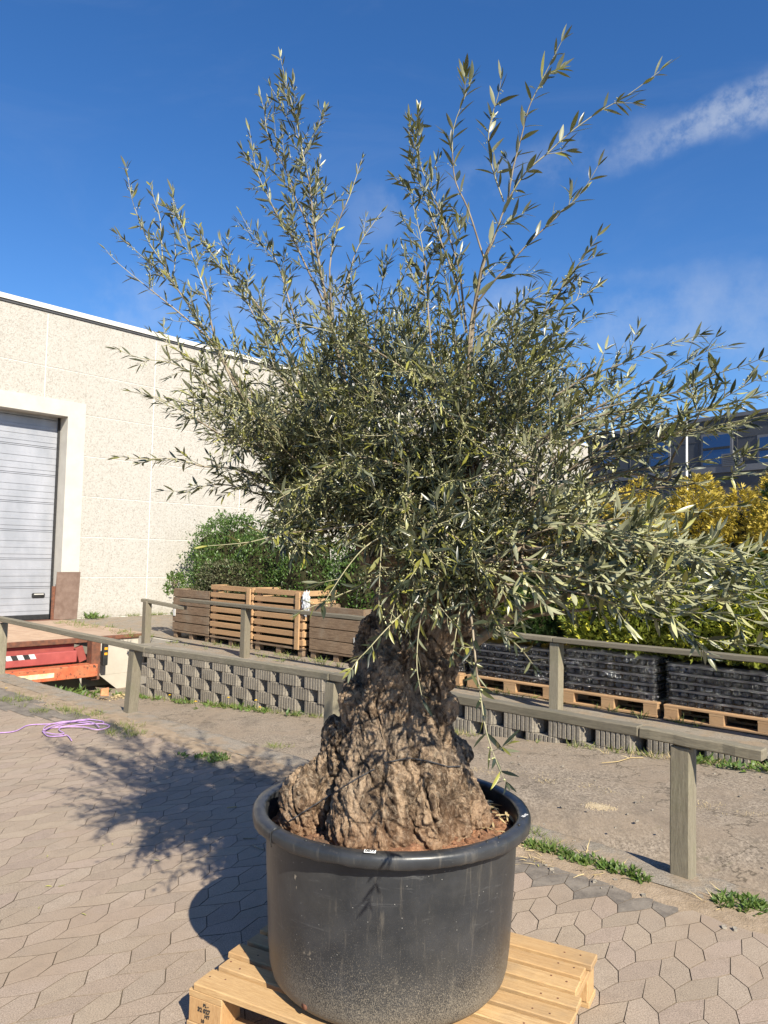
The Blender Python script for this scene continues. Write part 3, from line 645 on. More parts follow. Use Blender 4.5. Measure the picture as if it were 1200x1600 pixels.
t = sthing('railing', 'short end piece of wooden railing standing between loading bay and dark crate', 'railing', -11.42, 6.84, 0)
b = B(); b.beam((0, .05, -.3), (0, .05, .70), .11, .11, up=Vector((0, 1, 0)), bev=.006, seg=4, wob=.001); b.build('post', M['fence_post'], t)
b = B(); b.beam((-.10, .02, .715), (.72, .30, .62), .10, .05, bev=.005, seg=5, wob=.002); b.build('rail', M['fence'], t)

# ================================================================== PALLETS, CRATES, TRAYS
def make_pallet(name, label, length, depth, widths, group, wood_m, block_m, ends=0.0, gaps=None):
    """x = board direction, y = across; boards counted from y=0"""
    t = thing(name, label, 'pallet', (0, 0, 0), 0, group); tot = sum(widths); gap = (depth-tot)/(len(widths)-1); y = 0
    for i, w in enumerate(widths):
        j0, j1 = (random.uniform(-ends, ends), random.uniform(-ends, ends)); b = B()
        b.box(j0, length+j1, y+.001, y+w, .122, .144, jit=.0015, bev=.003); db = b.build('deck_board', wood_m, t)
        if name == 'pallet' and ends:
            for xn in (.045, .10, length/2-.03, length/2+.03, length-.10, length-.045):
                b = B(); yn = y+w*random.uniform(.25, .75); b.tube([(xn, yn, .143), (xn, yn, .1452)], .0035, 7); b.build('nail', M['rust'], db)
        y += w+gap
    for x in (.0, length/2-.0725, length-.145):
        b = B(); b.box(x+.004, x+.141, .002, depth-.002, .1, .1215, bev=.002); b.build('cross_board', wood_m, t)
        for yy in (.003, depth/2-.05, depth-.103):
            b = B(); b.box(x+.006, x+.139, yy, yy+.1, .022, .0995, bev=.002); b.build('block', block_m, t)
    for yy in (.0, depth/2-.05, depth-.10):
        b = B(); b.box(0, length, yy, yy+.1, 0, .0215, bev=.002); b.build('bottom_board', wood_m, t)
    return t
e1 = Vector((.885, -.465, 0)).normalized(); pang = atan2(e1.y, e1.x); e2 = Vector((-e1.y, e1.x, 0))
ws = [.100, .064, .072, .068, .070, .070, .072, .068, .090]
pl = make_pallet('pallet', 'pale pine pallet in the foreground carrying the big black pot', 1.13, .86, ws, None, M['pine'], M['pine_end'], .028)
corner = Vector((-.630, 2.555, 0)) + e2*.045 + e1*.002; pl.location = corner; pl.rotation_euler = (0, 0, pang)
for txt, zz_, sz_ in (('PL', .088, .013), ('32 027', .070, .016), ('HT', .053, .014), ('  10', .034, .014)): pass
blk = [c for c in pl.children if c.name.startswith('block')][0]
blk['label'] = 'corner block stamped PL 32 027 HT 10'
def stamp(txt, yy, zz, size):
    text_mesh(txt, size, M['black'], 'stamp', blk, (yy+.018, .0012, zz), (pi/2, 0, 0), .0005)
stamp('PL -', .060, .086, .014); stamp('32 027', .052, .069, .0185); stamp('HT', .066, .053, .015); stamp('10', .048, .036, .015)
# right-hand pallets with wrapped trays
base_p = make_pallet('pallet', 'x', 1.0, .8, [.12, .1, .12, .1, .12], 'pallets under the wrapped tray stacks', M['pine_old'], M['pine_old'])
spots = [(-6.60, 'pine pallet hidden partly behind the olive trunk under wrapped trays'), (-5.42, 'pine pallet with a yellow stripe under wrapped trays left of the rear post'), (-4.15, 'pine pallet under wrapped black trays just right of the rear post'),
         (-3.03, 'pine pallet under wrapped black trays second from the right picture edge'), (-1.93, 'pine pallet under wrapped black trays at the right picture edge')]
wide = [1.1, 1.18, 1.05, 1.0, 1.0]
def make_stack():
    t = thing('tray_stack', 'x', 'tray stack', (0, 0, 0), 0, 'wrapped stacks of black nursery trays')
    z = 0
    for k_ in range(5):
        b = B(); j = random.uniform(-.012, .012)
        b.box(.04+j, .96+j, .04, .76, z+.055, z+.076, bev=.004)
        for i in range(11): 
            x = .05+j+i*.0835; b.box(x, x+.060, .062, .12, z+.002, z+.0545, bev=.014)
        for i in range(8): y = .12+i*.08; b.box(.045+j, .11+j, y, y+.066, z+.005, z+.0545, bev=.01); b.box(.89+j, .955+j, y, y+.066, z+.005, z+.0545, bev=.01)
        b.build('tray', M['tray'], t); z += .084
    b = B(); n = 26; cols = []
    for i in range(4*n):
        sd, tt = divmod(i, n); tt /= n; x, y = ((tt, 0), (1, tt), (1-tt, 1), (0, 1-tt))[sd]
        col_ = []
        for k_ in range(13):
            zz = .005+k_/12*.44; w = .012*nz(x*7, y*7, zz*9)+.008*nz(x*3, y*3, zz*25)+.010
            col_.append(b.bm.verts.new((x*.94+.03+(x-.5)*w*2, y*.74+.03+(y-.5)*w*2, zz)))
        cols.append(col_)
    for i in range(4*n):
        a, c = cols[i], cols[(i+1) % (4*n)]
        for k_ in range(12): b.bm.faces.new((a[k_], c[k_], c[k_+1], a[k_+1]))
    b.build('stretch_film', M['film'], t, True); return t
st0 = make_stack()
lab2 = ['film wrapped black trays glimpsed directly right of the olive trunk', 'film wrapped black trays left of the rear railing post', 'film wrapped black trays just right of the rear railing post', 'film wrapped black trays second from the right picture edge', 'film wrapped black trays at the right picture edge']
for i, (s_, lb) in enumerate(spots):
    p = base_p if i == 0 else copy_tree(base_p); p['label'] = lb; p.location = S(s_, 7.52+random.uniform(0, .04), .006); p.rotation_euler = (0, 0, AZ+random.uniform(-.02, .02)); p.scale = (wide[i], 1, 1)
    q = st0 if i == 0 else copy_tree(st0); q['label'] = lab2[i]; q.location = Vector(p.location)+Vector((0, 0, .145)); q.rotation_euler = p.rotation_euler; q.scale = (wide[i], 1, (1.0, .93, 1.03, .95, 1.0)[i])
# crates on the left
def plank_crate(label, s0, w, h, u, rows, m, slat=False, tilt=0, depth=.8):
    t = thing('crate', label, 'crate', S(s0, u, .0), AZ+tilt, 'wooden crates along the rear railing')
    zb = .12; rh = (h-zb)/rows
    def side(fn, nm):
        b = B()
        for r_ in range(rows):
            g = rh*.34 if slat else .013; j = random.uniform(-.006, .006)
            fn(b, zb+r_*rh+g, zb+(r_+1)*rh, j)
        b.build(nm, m, t)
    side(lambda b, z0, z1, j: b.box(j, w+j, 0, .022, z0, z1, jit=.003, bev=.003), 'front_side')
    side(lambda b, z0, z1, j: b.box(0, w, depth-.022, depth, z0, z1, bev=.003), 'back_side')
    side(lambda b, z0, z1, j: b.box(0, .022, .024, depth-.024, z0, z1, bev=.003), 'end_side')
    side(lambda b, z0, z1, j: b.box(w-.022, w, .024, depth-.024, z0, z1, bev=.003), 'end_side')
    for x in (.03, w-.12):
        b = B(); b.box(x, x+.09, .024, .07, zb, h-.01, bev=.003); b.build('corner_post', m, t)
    for x in (.02, w/2-.05, w-.12):
        b = B(); b.box(x, x+.1, .02, .12, 0, zb-.025, bev=.003); b.build('foot_block', M['plank_dark'], t); b = B(); b.box(x, x+.1, depth-.12, depth-.02, 0, zb-.025, bev=.003); b.build('foot_block', M['plank_dark'], t)
    b = B(); b.box(0, w, 0, depth, zb-.024, zb+.004, bev=.003); b.build('base_board', M['plank_dark'], t)
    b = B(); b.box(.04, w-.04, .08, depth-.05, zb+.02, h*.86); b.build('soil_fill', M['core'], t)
    return t
c1 = plank_crate('dark brown planked crate, leftmost by the warehouse wall', -12.10, 1.10, .86, 7.82, 5, M['plank_dark'])
c2 = plank_crate('light orange slatted pallet crate next to the leftmost dark crate', -10.94, 1.12, .98, 7.80, 7, M['pine_old'], True)
c3 = plank_crate('light orange slatted pallet crate with a pale bag on its corner', -9.78, 1.16, .98, 7.82, 7, M['pine_old'], True)
c4 = plank_crate('dark brown planked crate just left of the olive trunk', -8.50, 1.10, .78, 7.84, 4, M['plank_dark'])
for c_x in (c2, c3):
    b = B(); b.box(1.0, 1.09, -.03, -.001, .1, .96, bev=.003); b.build('upright', M['pine_old'], c_x)
b = B(); b.box(.93, 1.02, -.012, -.001, .30, .38); b.build('sticker', M['white'], c4)
b = B(); b.box(.03, .09, -.012, -.001, .38, .5); b.build('paper_note', M['white'], c1)
bm = bmesh.new(); bmesh.ops.create_icosphere(bm, subdivisions=4, radius=1)
for v in bm.verts: v.co = Vector((v.co.x*.05, v.co.y*.06, v.co.z*.15))*(1+.5*nz(*(v.co*3))+.5*abs(nz(*(v.co*7))))
me = bpy.data.meshes.new('plastic_bag'); bm.to_mesh(me); bm.free(); me.materials.append(M['cloth']); o = link('plastic_bag', me, None, S(-8.58, 7.83, .80)); tag(o, 'crumpled whitish plastic bag tucked at the end of the slatted crate', 'bag')

# ================================================================== POT
RC = PY(615, 1269, 2.70); RR = .472; ZR = .698; PC = Vector((RC.x-.008, RC.y, .144))
pot = thing('plant_pot', 'huge round black plastic pot with rolled rim holding the olive tree', 'plant pot', PC)
def lathe(prof, n=160, wobf=None):
    b = B(); rings = []
    for (r, z) in prof:
        rings.append([b.bm.verts.new(((r+(wobf(r, z, 2*pi*i/n)[0] if wobf else 0))*cos(2*pi*i/n), (r+(wobf(r, z, 2*pi*i/n)[0] if wobf else 0))*sin(2*pi*i/n), z+(wobf(r, z, 2*pi*i/n)[1] if wobf else 0))) for i in range(n)])
    for a, c in zip(rings, rings[1:]):
        for i in range(n): b.bm.faces.new((a[i], a[(i+1) % n], c[(i+1) % n], c[i]))
    return b
zr = ZR-.144
def wb(r, z, a): return (.0035*nz(cos(a)*2, sin(a)*2, z*3), .003*nz(cos(a)*2.5, sin(a)*2.5, 3)*(1 if z > .3 else 0))
prof = [(0, .004), (.30, .004), (.352, .006), (.378, .016), (.394, .036), (.402, .065), (.408, .12), (.414, .22), (.420, .32), (.426, .42), (.428, zr-.05)]
b = lathe(prof, wobf=wb); b.build('body', M['pot'], pot, True)
def wr(r, z, a):
    e = 0
    if z < zr-.03: e = .0045*nz(cos(a)*4, sin(a)*4, 9)+.003*nz(cos(a)*14, sin(a)*14, 2)
    return (.003*nz(cos(a)*3, sin(a)*3, 5)+.0012*nz(cos(a)*20, sin(a)*20, z*30), .004*nz(cos(a)*1.6, sin(a)*1.6, 1)+e)
prof = [(.429, zr-.034), (.455, zr-.039), (.4655, zr-.042), (.470, zr-.039), (.4725, zr-.026), (.472, zr-.012), (.467, zr-.003), (.459, zr), (.437, zr+.001), (.430, zr-.003), (.426, zr-.010), (.421, zr-.06), (.417, zr-.20), (.413, zr-.30)]
b = lathe(prof, 260, wr); b.build('rim', M['pot'], pot, True)
# rim seam, drain hole, label
def onrim(px): # angle on the front rim from pixel column
    best = min(range(3600), key=lambda i: (lambda q: abs(q) if True else 0)(colx(PC+Vector((RR*cos(-pi*i/3600), RR*sin(-pi*i/3600), zr)))-px)); return -pi*best/3600
def colx(p): q = CM.transposed() @ (p-C0); return 600+F*q.x/-q.z
a0 = onrim(577); b = B(); b.box(-.017, .017, -.007, .007, 0, .0012, bev=.0004); lab = b.build('number_label', M['label'], pot, loc=(cos(a0)*.461, sin(a0)*.461, zr+.006)); lab.rotation_euler = (radians(14), 0, a0+pi/2)
text_mesh('0877', .0145, M['black'], 'number', lab, (0, 0, .0013), (0, 0, 0), .0002)
a1_ = onrim(424); b = B()
for t in range(7): pass
pts = [(cos(a1_)*r, sin(a1_)*r, z) for r, z in ((.434, zr+.003), (.462, zr+.003), (.4735, zr-.006), (.4750, zr-.03), (.470, zr-.05))]
b.tube(pts, .0022, 5); b.build('rim_seam', M['pot'], pot, True)
for px in (822, 790, 770, 470, 500):
    aa = onrim(px); b = B(); b.tube([(cos(aa)*.449, sin(aa)*.449, zr-.002), (cos(aa)*.449, sin(aa)*.449, zr+.003)], .0045, 10); b.build('rivet', M['black'], pot, True)
dh = PY(477, 1574, PC.y-.30); aa = atan2(dh.y-PC.y, dh.x-PC.x); b = B(); b.tube([(cos(aa)*.36, sin(aa)*.36, .040), (cos(aa)*.398, sin(aa)*.398, .042)], .011, 12); b.build('drain_hole', M['rust'], pot, True)
text_mesh('18-65', .016, M['label'], 'chalk_mark', pot, (cos(-.25)*.453, sin(-.25)*.453, zr+.0035), (0, 0, .95), .0002)

# ---- soil
bm = bmesh.new(); n = 90; rings = []; bs = B(); 
for r_ in range(41):
    r = .418*r_/40; ring = []
    for i in range(n if r_ else 1):
        a = 2*pi*i/n; x, y = r*cos(a), r*sin(a); rr = r/.418
        z = ZR-.075+.05*(1-rr)+.045*max(0, cos(a+.35))*(1-rr**3)*1.2+.016*nz(x*9, y*9)+.009*nz(x*30, y*30)+.005*nz(x*80, y*80)
        if -2.6 < atan2(y, x) < -1.3: z += .022*rr
        ring.append(bs.bm.verts.new((PC.x+x, PC.y+y, z)))
    rings.append(ring)
for i in range(n): bs.bm.faces.new((rings[0][0], rings[1][i], rings[1][(i+1) % n]))
for a, c in zip(rings[1:], rings[2:]):
    for i in range(n): bs.bm.faces.new((a[i], c[i], c[(i+1) % n], a[(i+1) % n]))
for i in range(900):   # clods and pebbles
    a = random.uniform(0, 2*pi); r = .41*sqrt(random.random()); x, y = r*cos(a), r*sin(a); rr = r/.418
    z = ZR-.075+.05*(1-rr)+.045*max(0, cos(a+.35))*(1-rr**3)*1.2+.016*nz(x*9, y*9)+(.022*rr if -2.6 < atan2(y, x) < -1.3 else 0)
    s_ = random.choice((.003, .004, .006, .008)); R3 = Matrix.Rotation(random.random()*6, 3, Vector((random.random(), random.random(), 1)))
    bs.box(PC.x+x-s_, PC.x+x+s_, PC.y+y-s_, PC.y+y+s_, z-s_*.6, z+s_*.8, jit=s_*.4, rot=R3)
o = bs.build('potting_soil', M['soil']); tag(o, 'reddish brown crumbly soil around the trunk inside the pot', 'soil', kind='stuff')

# ================================================================== OLIVE TREE
TB = Vector((PC.x, PC.y, .60))
tree = thing('olive_tree', 'old gnarled olive tree with silvery foliage in the black pot', 'olive tree', TB)
def px2m(r, Y): return r*Y/1200
caps = [ # (x,y,Y,rpx) chains
 [(612, 1330, 2.72, 80), (620, 1210, 2.72, 80), (616, 1130, 2.72, 68), (624, 1050, 2.71, 64), (638, 990, 2.70, 60), (648, 930, 2.70, 64), (652, 880, 2.72, 70)],
 [(640, 900, 2.75, 52), (605, 845, 2.80, 48), (568, 800, 2.86, 36), (540, 755, 2.9, 24), (515, 715, 2.95, 14)],
 [(655, 890, 2.70, 56), (680, 835, 2.66, 46), (700, 780, 2.62, 32), (722, 725, 2.6, 20), (731, 660, 2.58, 13)],
 [(640, 880, 2.8, 45), (640, 800, 2.95, 36), (628, 740, 3.0, 24), (610, 680, 3.05, 15)],
 [(690, 1000, 2.66, 42), (735, 945, 2.58, 30), (788, 893, 2.48, 24), (822, 850, 2.42, 15), (850, 800, 2.4, 10)],
 [(476, 1330, 2.64, 40), (480, 1245, 2.62, 38), (508, 1215, 2.62, 28), (560, 1165, 2.66, 36), (585, 1090, 2.68, 40)],
 [(570, 1330, 2.48, 46), (574, 1255, 2.48, 52), (592, 1175, 2.55, 44), (602, 1100, 2.60, 44), (612, 1040, 2.62, 40)],
 [(610, 1330, 2.44, 34), (618, 1230, 2.47, 36), (625, 1160, 2.55, 34), (632, 1080, 2.60, 30)],
 [(672, 1330, 2.46, 32), (668, 1240, 2.48, 31), (660, 1165, 2.54, 27), (652, 1085, 2.60, 26)],
 [(712, 1340, 2.50, 26), (704, 1260, 2.52, 26), (686, 1180, 2.58, 20), (680, 1100, 2.62, 18)],
 [(757, 1350, 2.62, 28), (738, 1270, 2.60, 26), (702, 1200, 2.62, 22), (680, 1130, 2.64, 20)],
 [(700, 1010, 2.62, 18), (688, 1060, 2.58, 20), (692, 1110, 2.58, 16)],
 [(560, 1250, 2.92, 65), (640, 1240, 2.98, 75), (700, 1260, 2.9, 55), (636, 1120, 2.82, 55)],
 [(552, 1150, 2.72, 26), (564, 1060, 2.70, 20), (584, 980, 2.70, 18)],
]
bm = bmesh.new()
for ch in caps:
    P = [(PY(x, y, Y), px2m(r, Y)) for x, y, Y, r in ch]
    for (p, r), (q, s_) in zip(P, P[1:]):
        n = max(2, int((q-p).length/(min(r, s_)*.30)))
        for i in range(n+1):
            t = i/n; c = p.lerp(q, t); rad = r+(s_-r)*t
            c = c + Vector((noise.noise(c*9), noise.noise(c*9+Vector((5, 0, 0))), 0))*rad*.22
            bmesh.ops.create_icosphere(bm, subdivisions=2, radius=rad*(1+.10*noise.noise(c*14)), matrix=Matrix.Translation(c-TB))
random.seed(21)
for i in range(34):  # burls
    z = random.uniform(.06, .55)**1.0; a = random.uniform(-pi, 0.2); base = .30-.28*z; base = max(base, .14)
    c = Vector((.0+base*cos(a)*1.0, base*sin(a)*.85, z)); r = random.uniform(.018, .042)
    bmesh.ops.create_icosphere(bm, subdivisions=2, radius=r, matrix=Matrix.Translation(c)@Matrix.Diagonal((1, 1, random.uniform(1, 1.7), 1)))
me = bpy.data.meshes.new('t'); bm.to_mesh(me); bm.free(); tmp = bpy.data.objects.new('t', me); COL.objects.link(tmp)
md = tmp.modifiers.new('r', 'REMESH'); md.mode = 'VOXEL'; md.voxel_size = .0085
md = tmp.modifiers.new('s', 'SMOOTH'); md.iterations = 6; md.factor = .5
md = tmp.modifiers.new('u', 'SUBSURF'); md.levels = 1; md.render_levels = 1
me = bpy.data.meshes.new_from_object(tmp.evaluated_get(bpy.context.evaluated_depsgraph_get())); bpy.data.objects.remove(tmp)
nv = len(me.vertices); co = np.empty(nv*3, np.float32); me.vertices.foreach_get('co', co); co = co.reshape(-1, 3); no = np.empty(nv*3, np.float32); me.vertex_normals.foreach_get('vector', no); no = no.reshape(-1, 3)
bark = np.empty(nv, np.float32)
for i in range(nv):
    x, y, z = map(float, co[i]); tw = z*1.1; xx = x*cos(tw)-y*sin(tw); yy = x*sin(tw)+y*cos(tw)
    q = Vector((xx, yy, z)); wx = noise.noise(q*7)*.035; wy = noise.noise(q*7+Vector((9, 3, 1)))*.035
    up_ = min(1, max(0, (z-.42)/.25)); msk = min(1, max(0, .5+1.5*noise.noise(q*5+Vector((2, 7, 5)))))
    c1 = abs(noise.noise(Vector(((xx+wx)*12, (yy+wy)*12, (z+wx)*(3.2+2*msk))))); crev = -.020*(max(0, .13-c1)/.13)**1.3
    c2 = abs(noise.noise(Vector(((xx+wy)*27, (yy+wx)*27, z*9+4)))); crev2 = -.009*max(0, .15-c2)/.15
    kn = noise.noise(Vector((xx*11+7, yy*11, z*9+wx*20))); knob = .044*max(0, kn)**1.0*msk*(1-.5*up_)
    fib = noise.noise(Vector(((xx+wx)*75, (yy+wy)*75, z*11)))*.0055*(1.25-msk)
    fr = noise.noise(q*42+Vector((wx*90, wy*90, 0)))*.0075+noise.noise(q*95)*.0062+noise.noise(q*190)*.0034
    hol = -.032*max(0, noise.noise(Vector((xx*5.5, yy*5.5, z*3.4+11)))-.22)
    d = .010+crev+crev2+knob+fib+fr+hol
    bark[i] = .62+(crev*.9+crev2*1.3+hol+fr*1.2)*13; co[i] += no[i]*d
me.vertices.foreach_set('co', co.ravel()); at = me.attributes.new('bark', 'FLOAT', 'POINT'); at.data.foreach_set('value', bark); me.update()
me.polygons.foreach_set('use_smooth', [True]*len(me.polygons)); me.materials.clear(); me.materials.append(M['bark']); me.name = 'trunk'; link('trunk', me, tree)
print('trunk verts', nv)
# cord round the trunk (separate thing)
from mathutils.bvhtree import BVHTree
bvh = BVHTree.FromPolygons([v.co+TB for v in me.vertices], [p.vertices[:] for p in me.polygons])
def hit(px, py, off=.006):
    d = ray(px, py).normalized(); h_ = bvh.ray_cast(C0, d)
    return (h_[0]-d*off) if h_[0] else None
def cord(name, label, pts, r=.0022):
    out = []
    for (x0, y0), (x1, y1) in zip(pts, pts[1:]):
        for i in range(10):
            t = i/10; p = hit(x0+(x1-x0)*t, y0+(y1-y0)*t)
            if p: out.append(p)
    # keep it taut: only local nearest hull
    Y = [p for p in out]; b = B(); b.tube(Y, r, 5); o = b.build(name, M['wire'], None, True); return tag(o, label, 'cord')
cord('cord', 'thin dark cord slanting up the left side of the trunk base from the rim', [(452, 1283), (500, 1252), (560, 1215), (588, 1200)])
cord('cord', 'thin dark cord across the middle and right of the trunk base', [(600, 1192), (640, 1184), (672, 1190), (700, 1198), (722, 1197)])

# ---- shoots: polylines in picture positions each given its own distance
SH = []  # (pts, Y_tip, Y_base, leafLen, bushiness, r0)
def sh(Yt, Yb, L, bush, *pts): SH.append((pts, Yt, Yb, L, bush))
Lf = .054
sh(2.9, 2.85, Lf, .35, (197, 262), (206, 310), (215, 337), (232, 377), (250, 405), (267, 437), (290, 470), (310, 500), (327, 530), (370, 600), (430, 680), (515, 760))
sh(2.95, 2.88, Lf, .1, (235, 290), (241, 312), (250, 342), (254, 405))
sh(2.85, 2.88, Lf, .1, (270, 302), (272, 355), (274, 405), (269, 437))
sh(2.8, 2.8, Lf, .5, (270, 310), (290, 367), (305, 412), (322, 462), (335, 525), (365, 600), (430, 690))
sh(2.9, 2.86, Lf, .12, (165, 390), (180, 407), (207, 430), (232, 450), (257, 470), (290, 497), (325, 527))
sh(2.9, 2.88, Lf, .2, (198, 378), (227, 405), (267, 437))
sh(3.0, 2.9, Lf, .5, (378, 338), (400, 372), (425, 395), (440, 430), (455, 480), (480, 560), (520, 650), (560, 740))
sh(2.9, 2.8, Lf, .5, (310, 355), (340, 410), (385, 455), (420, 502), (460, 570), (520, 680))
sh(2.9, 2.8, Lf, .5, (345, 378), (370, 440), (400, 500), (440, 590), (500, 700))
sh(3.0, 2.8, Lf, .55, (438, 90), (447, 127), (453, 150), (463, 190), (470, 226), (478, 262), (485, 296), (490, 352), (500, 420), (515, 490), (540, 600), (580, 700), (620, 790))
sh(3.0, 2.98, Lf, .3, (422, 134), (435, 157), (451, 190), (471, 226))
sh(3.05, 2.95, Lf, .45, (406, 152), (413, 172), (417, 206), (429, 235), (447, 267), (462, 310), (478, 346), (490, 400))
sh(2.95, 2.9, Lf, .5, (390, 205), (397, 249), (406, 280), (420, 310), (435, 339), (451, 359), (480, 420), (505, 470))
sh(2.95, 2.95, Lf, .2, (507, 172), (496, 200), (476, 238), (478, 262))
sh(3.0, 2.95, Lf, .4, (500, 250), (495, 300), (492, 350), (500, 420))
sh(2.9, 2.85, Lf, .12, (566, 248), (559, 269), (546, 307), (528, 350), (515, 420), (520, 500))
sh(2.9, 2.85, Lf, .15, (596, 332), (584, 348), (560, 385), (545, 430), (530, 500), (540, 590))
sh(2.8, 2.7, Lf, .5, (603, 395), (600, 430), (590, 480), (585, 560), (600, 660))
sh(2.9, 2.7, Lf, .6, (545, 440), (550, 500), (565, 580), (590, 660))
LR = .075
sh(2.35, 2.45, LR, .15, (877, 66), (859, 101), (840, 139), (825, 172), (814, 217), (802, 262), (793, 315))
sh(2.25, 2.5, LR, .18, (1030, 112), (979, 150), (937, 174), (892, 206), (855, 240), (821, 270), (791, 319), (771, 375), (756, 405), (747, 450), (735, 510), (731, 600), (735, 700), (742, 770))
sh(2.4, 2.48, LR, .1, (783, 125), (778, 150), (769, 180), (763, 217), (769, 262), (787, 315))
sh(2.45, 2.5, LR, .15, (737, 124), (724, 157), (709, 199), (707, 240), (712, 285), (731, 326), (750, 385), (757, 405))
sh(2.5, 2.55, .060, .5, (654, 172), (649, 217), (656, 255), (671, 292), (686, 326), (702, 372), (717, 420), (723, 468), (729, 520))
sh(2.5, 2.55, .060, .4, (640, 190), (645, 250), (668, 320), (690, 380), (712, 440), (722, 500))
sh(2.3, 2.45, LR, .08, (934, 260), (915, 292), (896, 315), (877, 330), (870, 339), (828, 378), (795, 414), (768, 444), (747, 471))
sh(2.35, 2.5, .062, .3, (933, 369), (912, 402), (894, 426), (870, 462), (845, 500), (810, 560), (780, 620))
sh(2.4, 2.5, .062, .3, (890, 430), (855, 456), (810, 480), (777, 504), (744, 531))
sh(2.4, 2.5, .062, .4, (930, 450), (900, 470), (861, 492), (822, 510), (780, 534), (741, 568))
sh(2.4, 2.5, .060, .5, (945, 490), (915, 498), (879, 525), (849, 552), (820, 585), (780, 650))
sh(2.6, 2.6, .056, .6, (688, 350), (681, 385), (664, 424), (651, 480), (645, 560), (650, 650))
sh(2.5, 2.5, .056, .6, (640, 300), (655, 360), (665, 420), (670, 500), (680, 600))
sh(2.2, 2.45, .062, .3, (1093, 523), (1064, 533), (1029, 541), (997, 557), (960, 573), (920, 587), (880, 611), (800, 660), (745, 740))
sh(2.2, 2.45, .062, .35, (1136, 541), (1107, 547), (1067, 568), (1029, 587), (995, 605), (947, 629), (860, 680), (780, 760))
sh(2.0, 2.4, .064, .2, (1205, 553), (1163, 571), (1120, 584), (1083, 603), (1045, 616), (1008, 629), (900, 690), (800, 770))
sh(1.95, 2.35, .064, .3, (1225, 570), (1160, 605), (1100, 640), (1020, 690), (920, 740), (830, 790))
sh(1.95, 2.35, .064, .3, (1240, 600), (1163, 624), (1100, 640), (1030, 660), (940, 700), (850, 760))
sh(2.0, 2.35, .060, .2, (1215, 650), (1165, 660), (1120, 667), (1075, 675), (1040, 683), (1000, 695), (962, 707), (880, 740), (810, 790))
sh(2.0, 2.35, .060, .15, (1190, 700), (1143, 712), (1110, 718), (1062, 725), (1025, 730), (975, 737), (900, 755), (820, 800))
sh(2.0, 2.35, .060, .1, (1215, 738), (1157, 742), (1112, 750), (1062, 760), (1000, 765), (900, 790), (810, 820))
sh(1.95, 2.3, .064, .15, (1150, 790), (1067, 800), (1000, 807), (933, 815), (860, 835), (800, 845))
sh(1.9, 2.2, .066, .4, (1190, 887), (1133, 880), (1087, 870), (1033, 867), (950, 860), (850, 860))
sh(1.9, 2.2, .066, .35, (1215, 958), (1167, 937), (1117, 910), (1073, 883), (1033, 863), (990, 837), (900, 810), (830, 810))
sh(1.9, 2.2, .066, .4, (1180, 940), (1120, 930), (1050, 915), (970, 900), (890, 885), (820, 860))
sh(1.9, 2.2, .062, .25, (1205, 1012), (1133, 1004), (1083, 992), (1033, 970), (967, 947), (913, 920), (833, 890), (790, 870))
sh(1.9, 2.2, .062, .3, (1190, 975), (1133, 957), (1083, 958), (1000, 950), (953, 940), (897, 927), (850, 900), (800, 885))
sh(2.0, 2.3, .062, .3, (1120, 860), (1060, 850), (980, 850), (900, 855), (820, 850))
sh(2.5, 2.6, Lf, .45, (183, 546), (221, 560), (267, 567), (308, 587), (337, 612), (420, 660), (520, 720))
sh(2.55, 2.6, Lf, .4, (205, 612), (246, 621), (287, 642), (325, 667), (400, 710), (500, 750))
sh(2.55, 2.6, Lf, .4, (188, 715), (233, 717), (275, 717), (317, 729), (367, 733), (450, 760), (550, 790))
sh(2.55, 2.6, Lf, .35, (258, 767), (288, 767), (317, 760), (358, 758), (430, 780), (540, 810))
sh(2.8, 2.7, Lf, .4, (238, 520), (275, 545), (320, 580), (380, 630), (460, 700))
sh(2.1, 2.3, Lf, .12, (325, 853), (390, 847), (442, 834), (500, 828), (600, 815))
sh(2.2, 2.4, Lf, .4, (445, 850), (460, 800), (480, 760), (520, 722), (570, 715), (640, 730))
sh(2.0, 2.3, .064, .08, (505, 945), (520, 920), (550, 877), (577, 850), (617, 830), (660, 818))
sh(2.0, 2.3, .060, .08, (470, 955), (500, 943), (530, 930), (560, 917), (590, 900), (627, 883), (665, 870))
sh(1.95, 2.2, .058, .03, (548, 1047), (560, 1030), (573, 1017), (600, 987), (627, 960), (660, 933), (690, 905))
sh(1.95, 2.2, .056, .1, (660, 1092), (652, 1050), (652, 1012), (657, 967), (670, 920), (690, 870), (700, 830))
sh(2.0, 2.2, .056, .12, (707, 1030), (710, 1005), (717, 962), (725, 920), (720, 860))
sh(1.68, 2.2, .062, .1, (790, 1222), (780, 1200), (767, 1167), (757, 1130), (750, 1080), (745, 1050), (741, 1010), (737, 970), (727, 925), (705, 850))
sh(1.95, 2.15, .062, .12, (832, 1037), (810, 1010), (777, 985), (737, 965))
sh(1.95, 2.2, .058, .25, (800, 1000), (787, 992), (772, 965), (762, 932), (750, 880))
sh(2.0, 2.2, .058, .6, (640, 905), (660, 870), (670, 830), (690, 790))
sh(2.0, 2.2, .058, .6, (760, 900), (740, 860), (735, 820), (730, 780))
sh(2.0, 2.2, .062, .5, (700, 790), (665, 840), (640, 860), (600, 870))
for i in range(10):
    y = 852+i*12+random.Random(i).uniform(-8, 8); x = random.Random(i+50).uniform(1085, 1215)
    sh(1.85, 2.15, .068, .35, (x, y), (x-70, y-8), (x-150, y-22), (x-250, y-40), (x-340, y*.6+330), (820, 850))
for i in range(5):
    y = 600+i*15; x = random.Random(i+90).uniform(1100, 1230)
    sh(1.95, 2.3, .060, .3, (x, y), (x-80, y+16), (x-170, y+34), (x-270, (y+60)*.8+150), (830, 790))
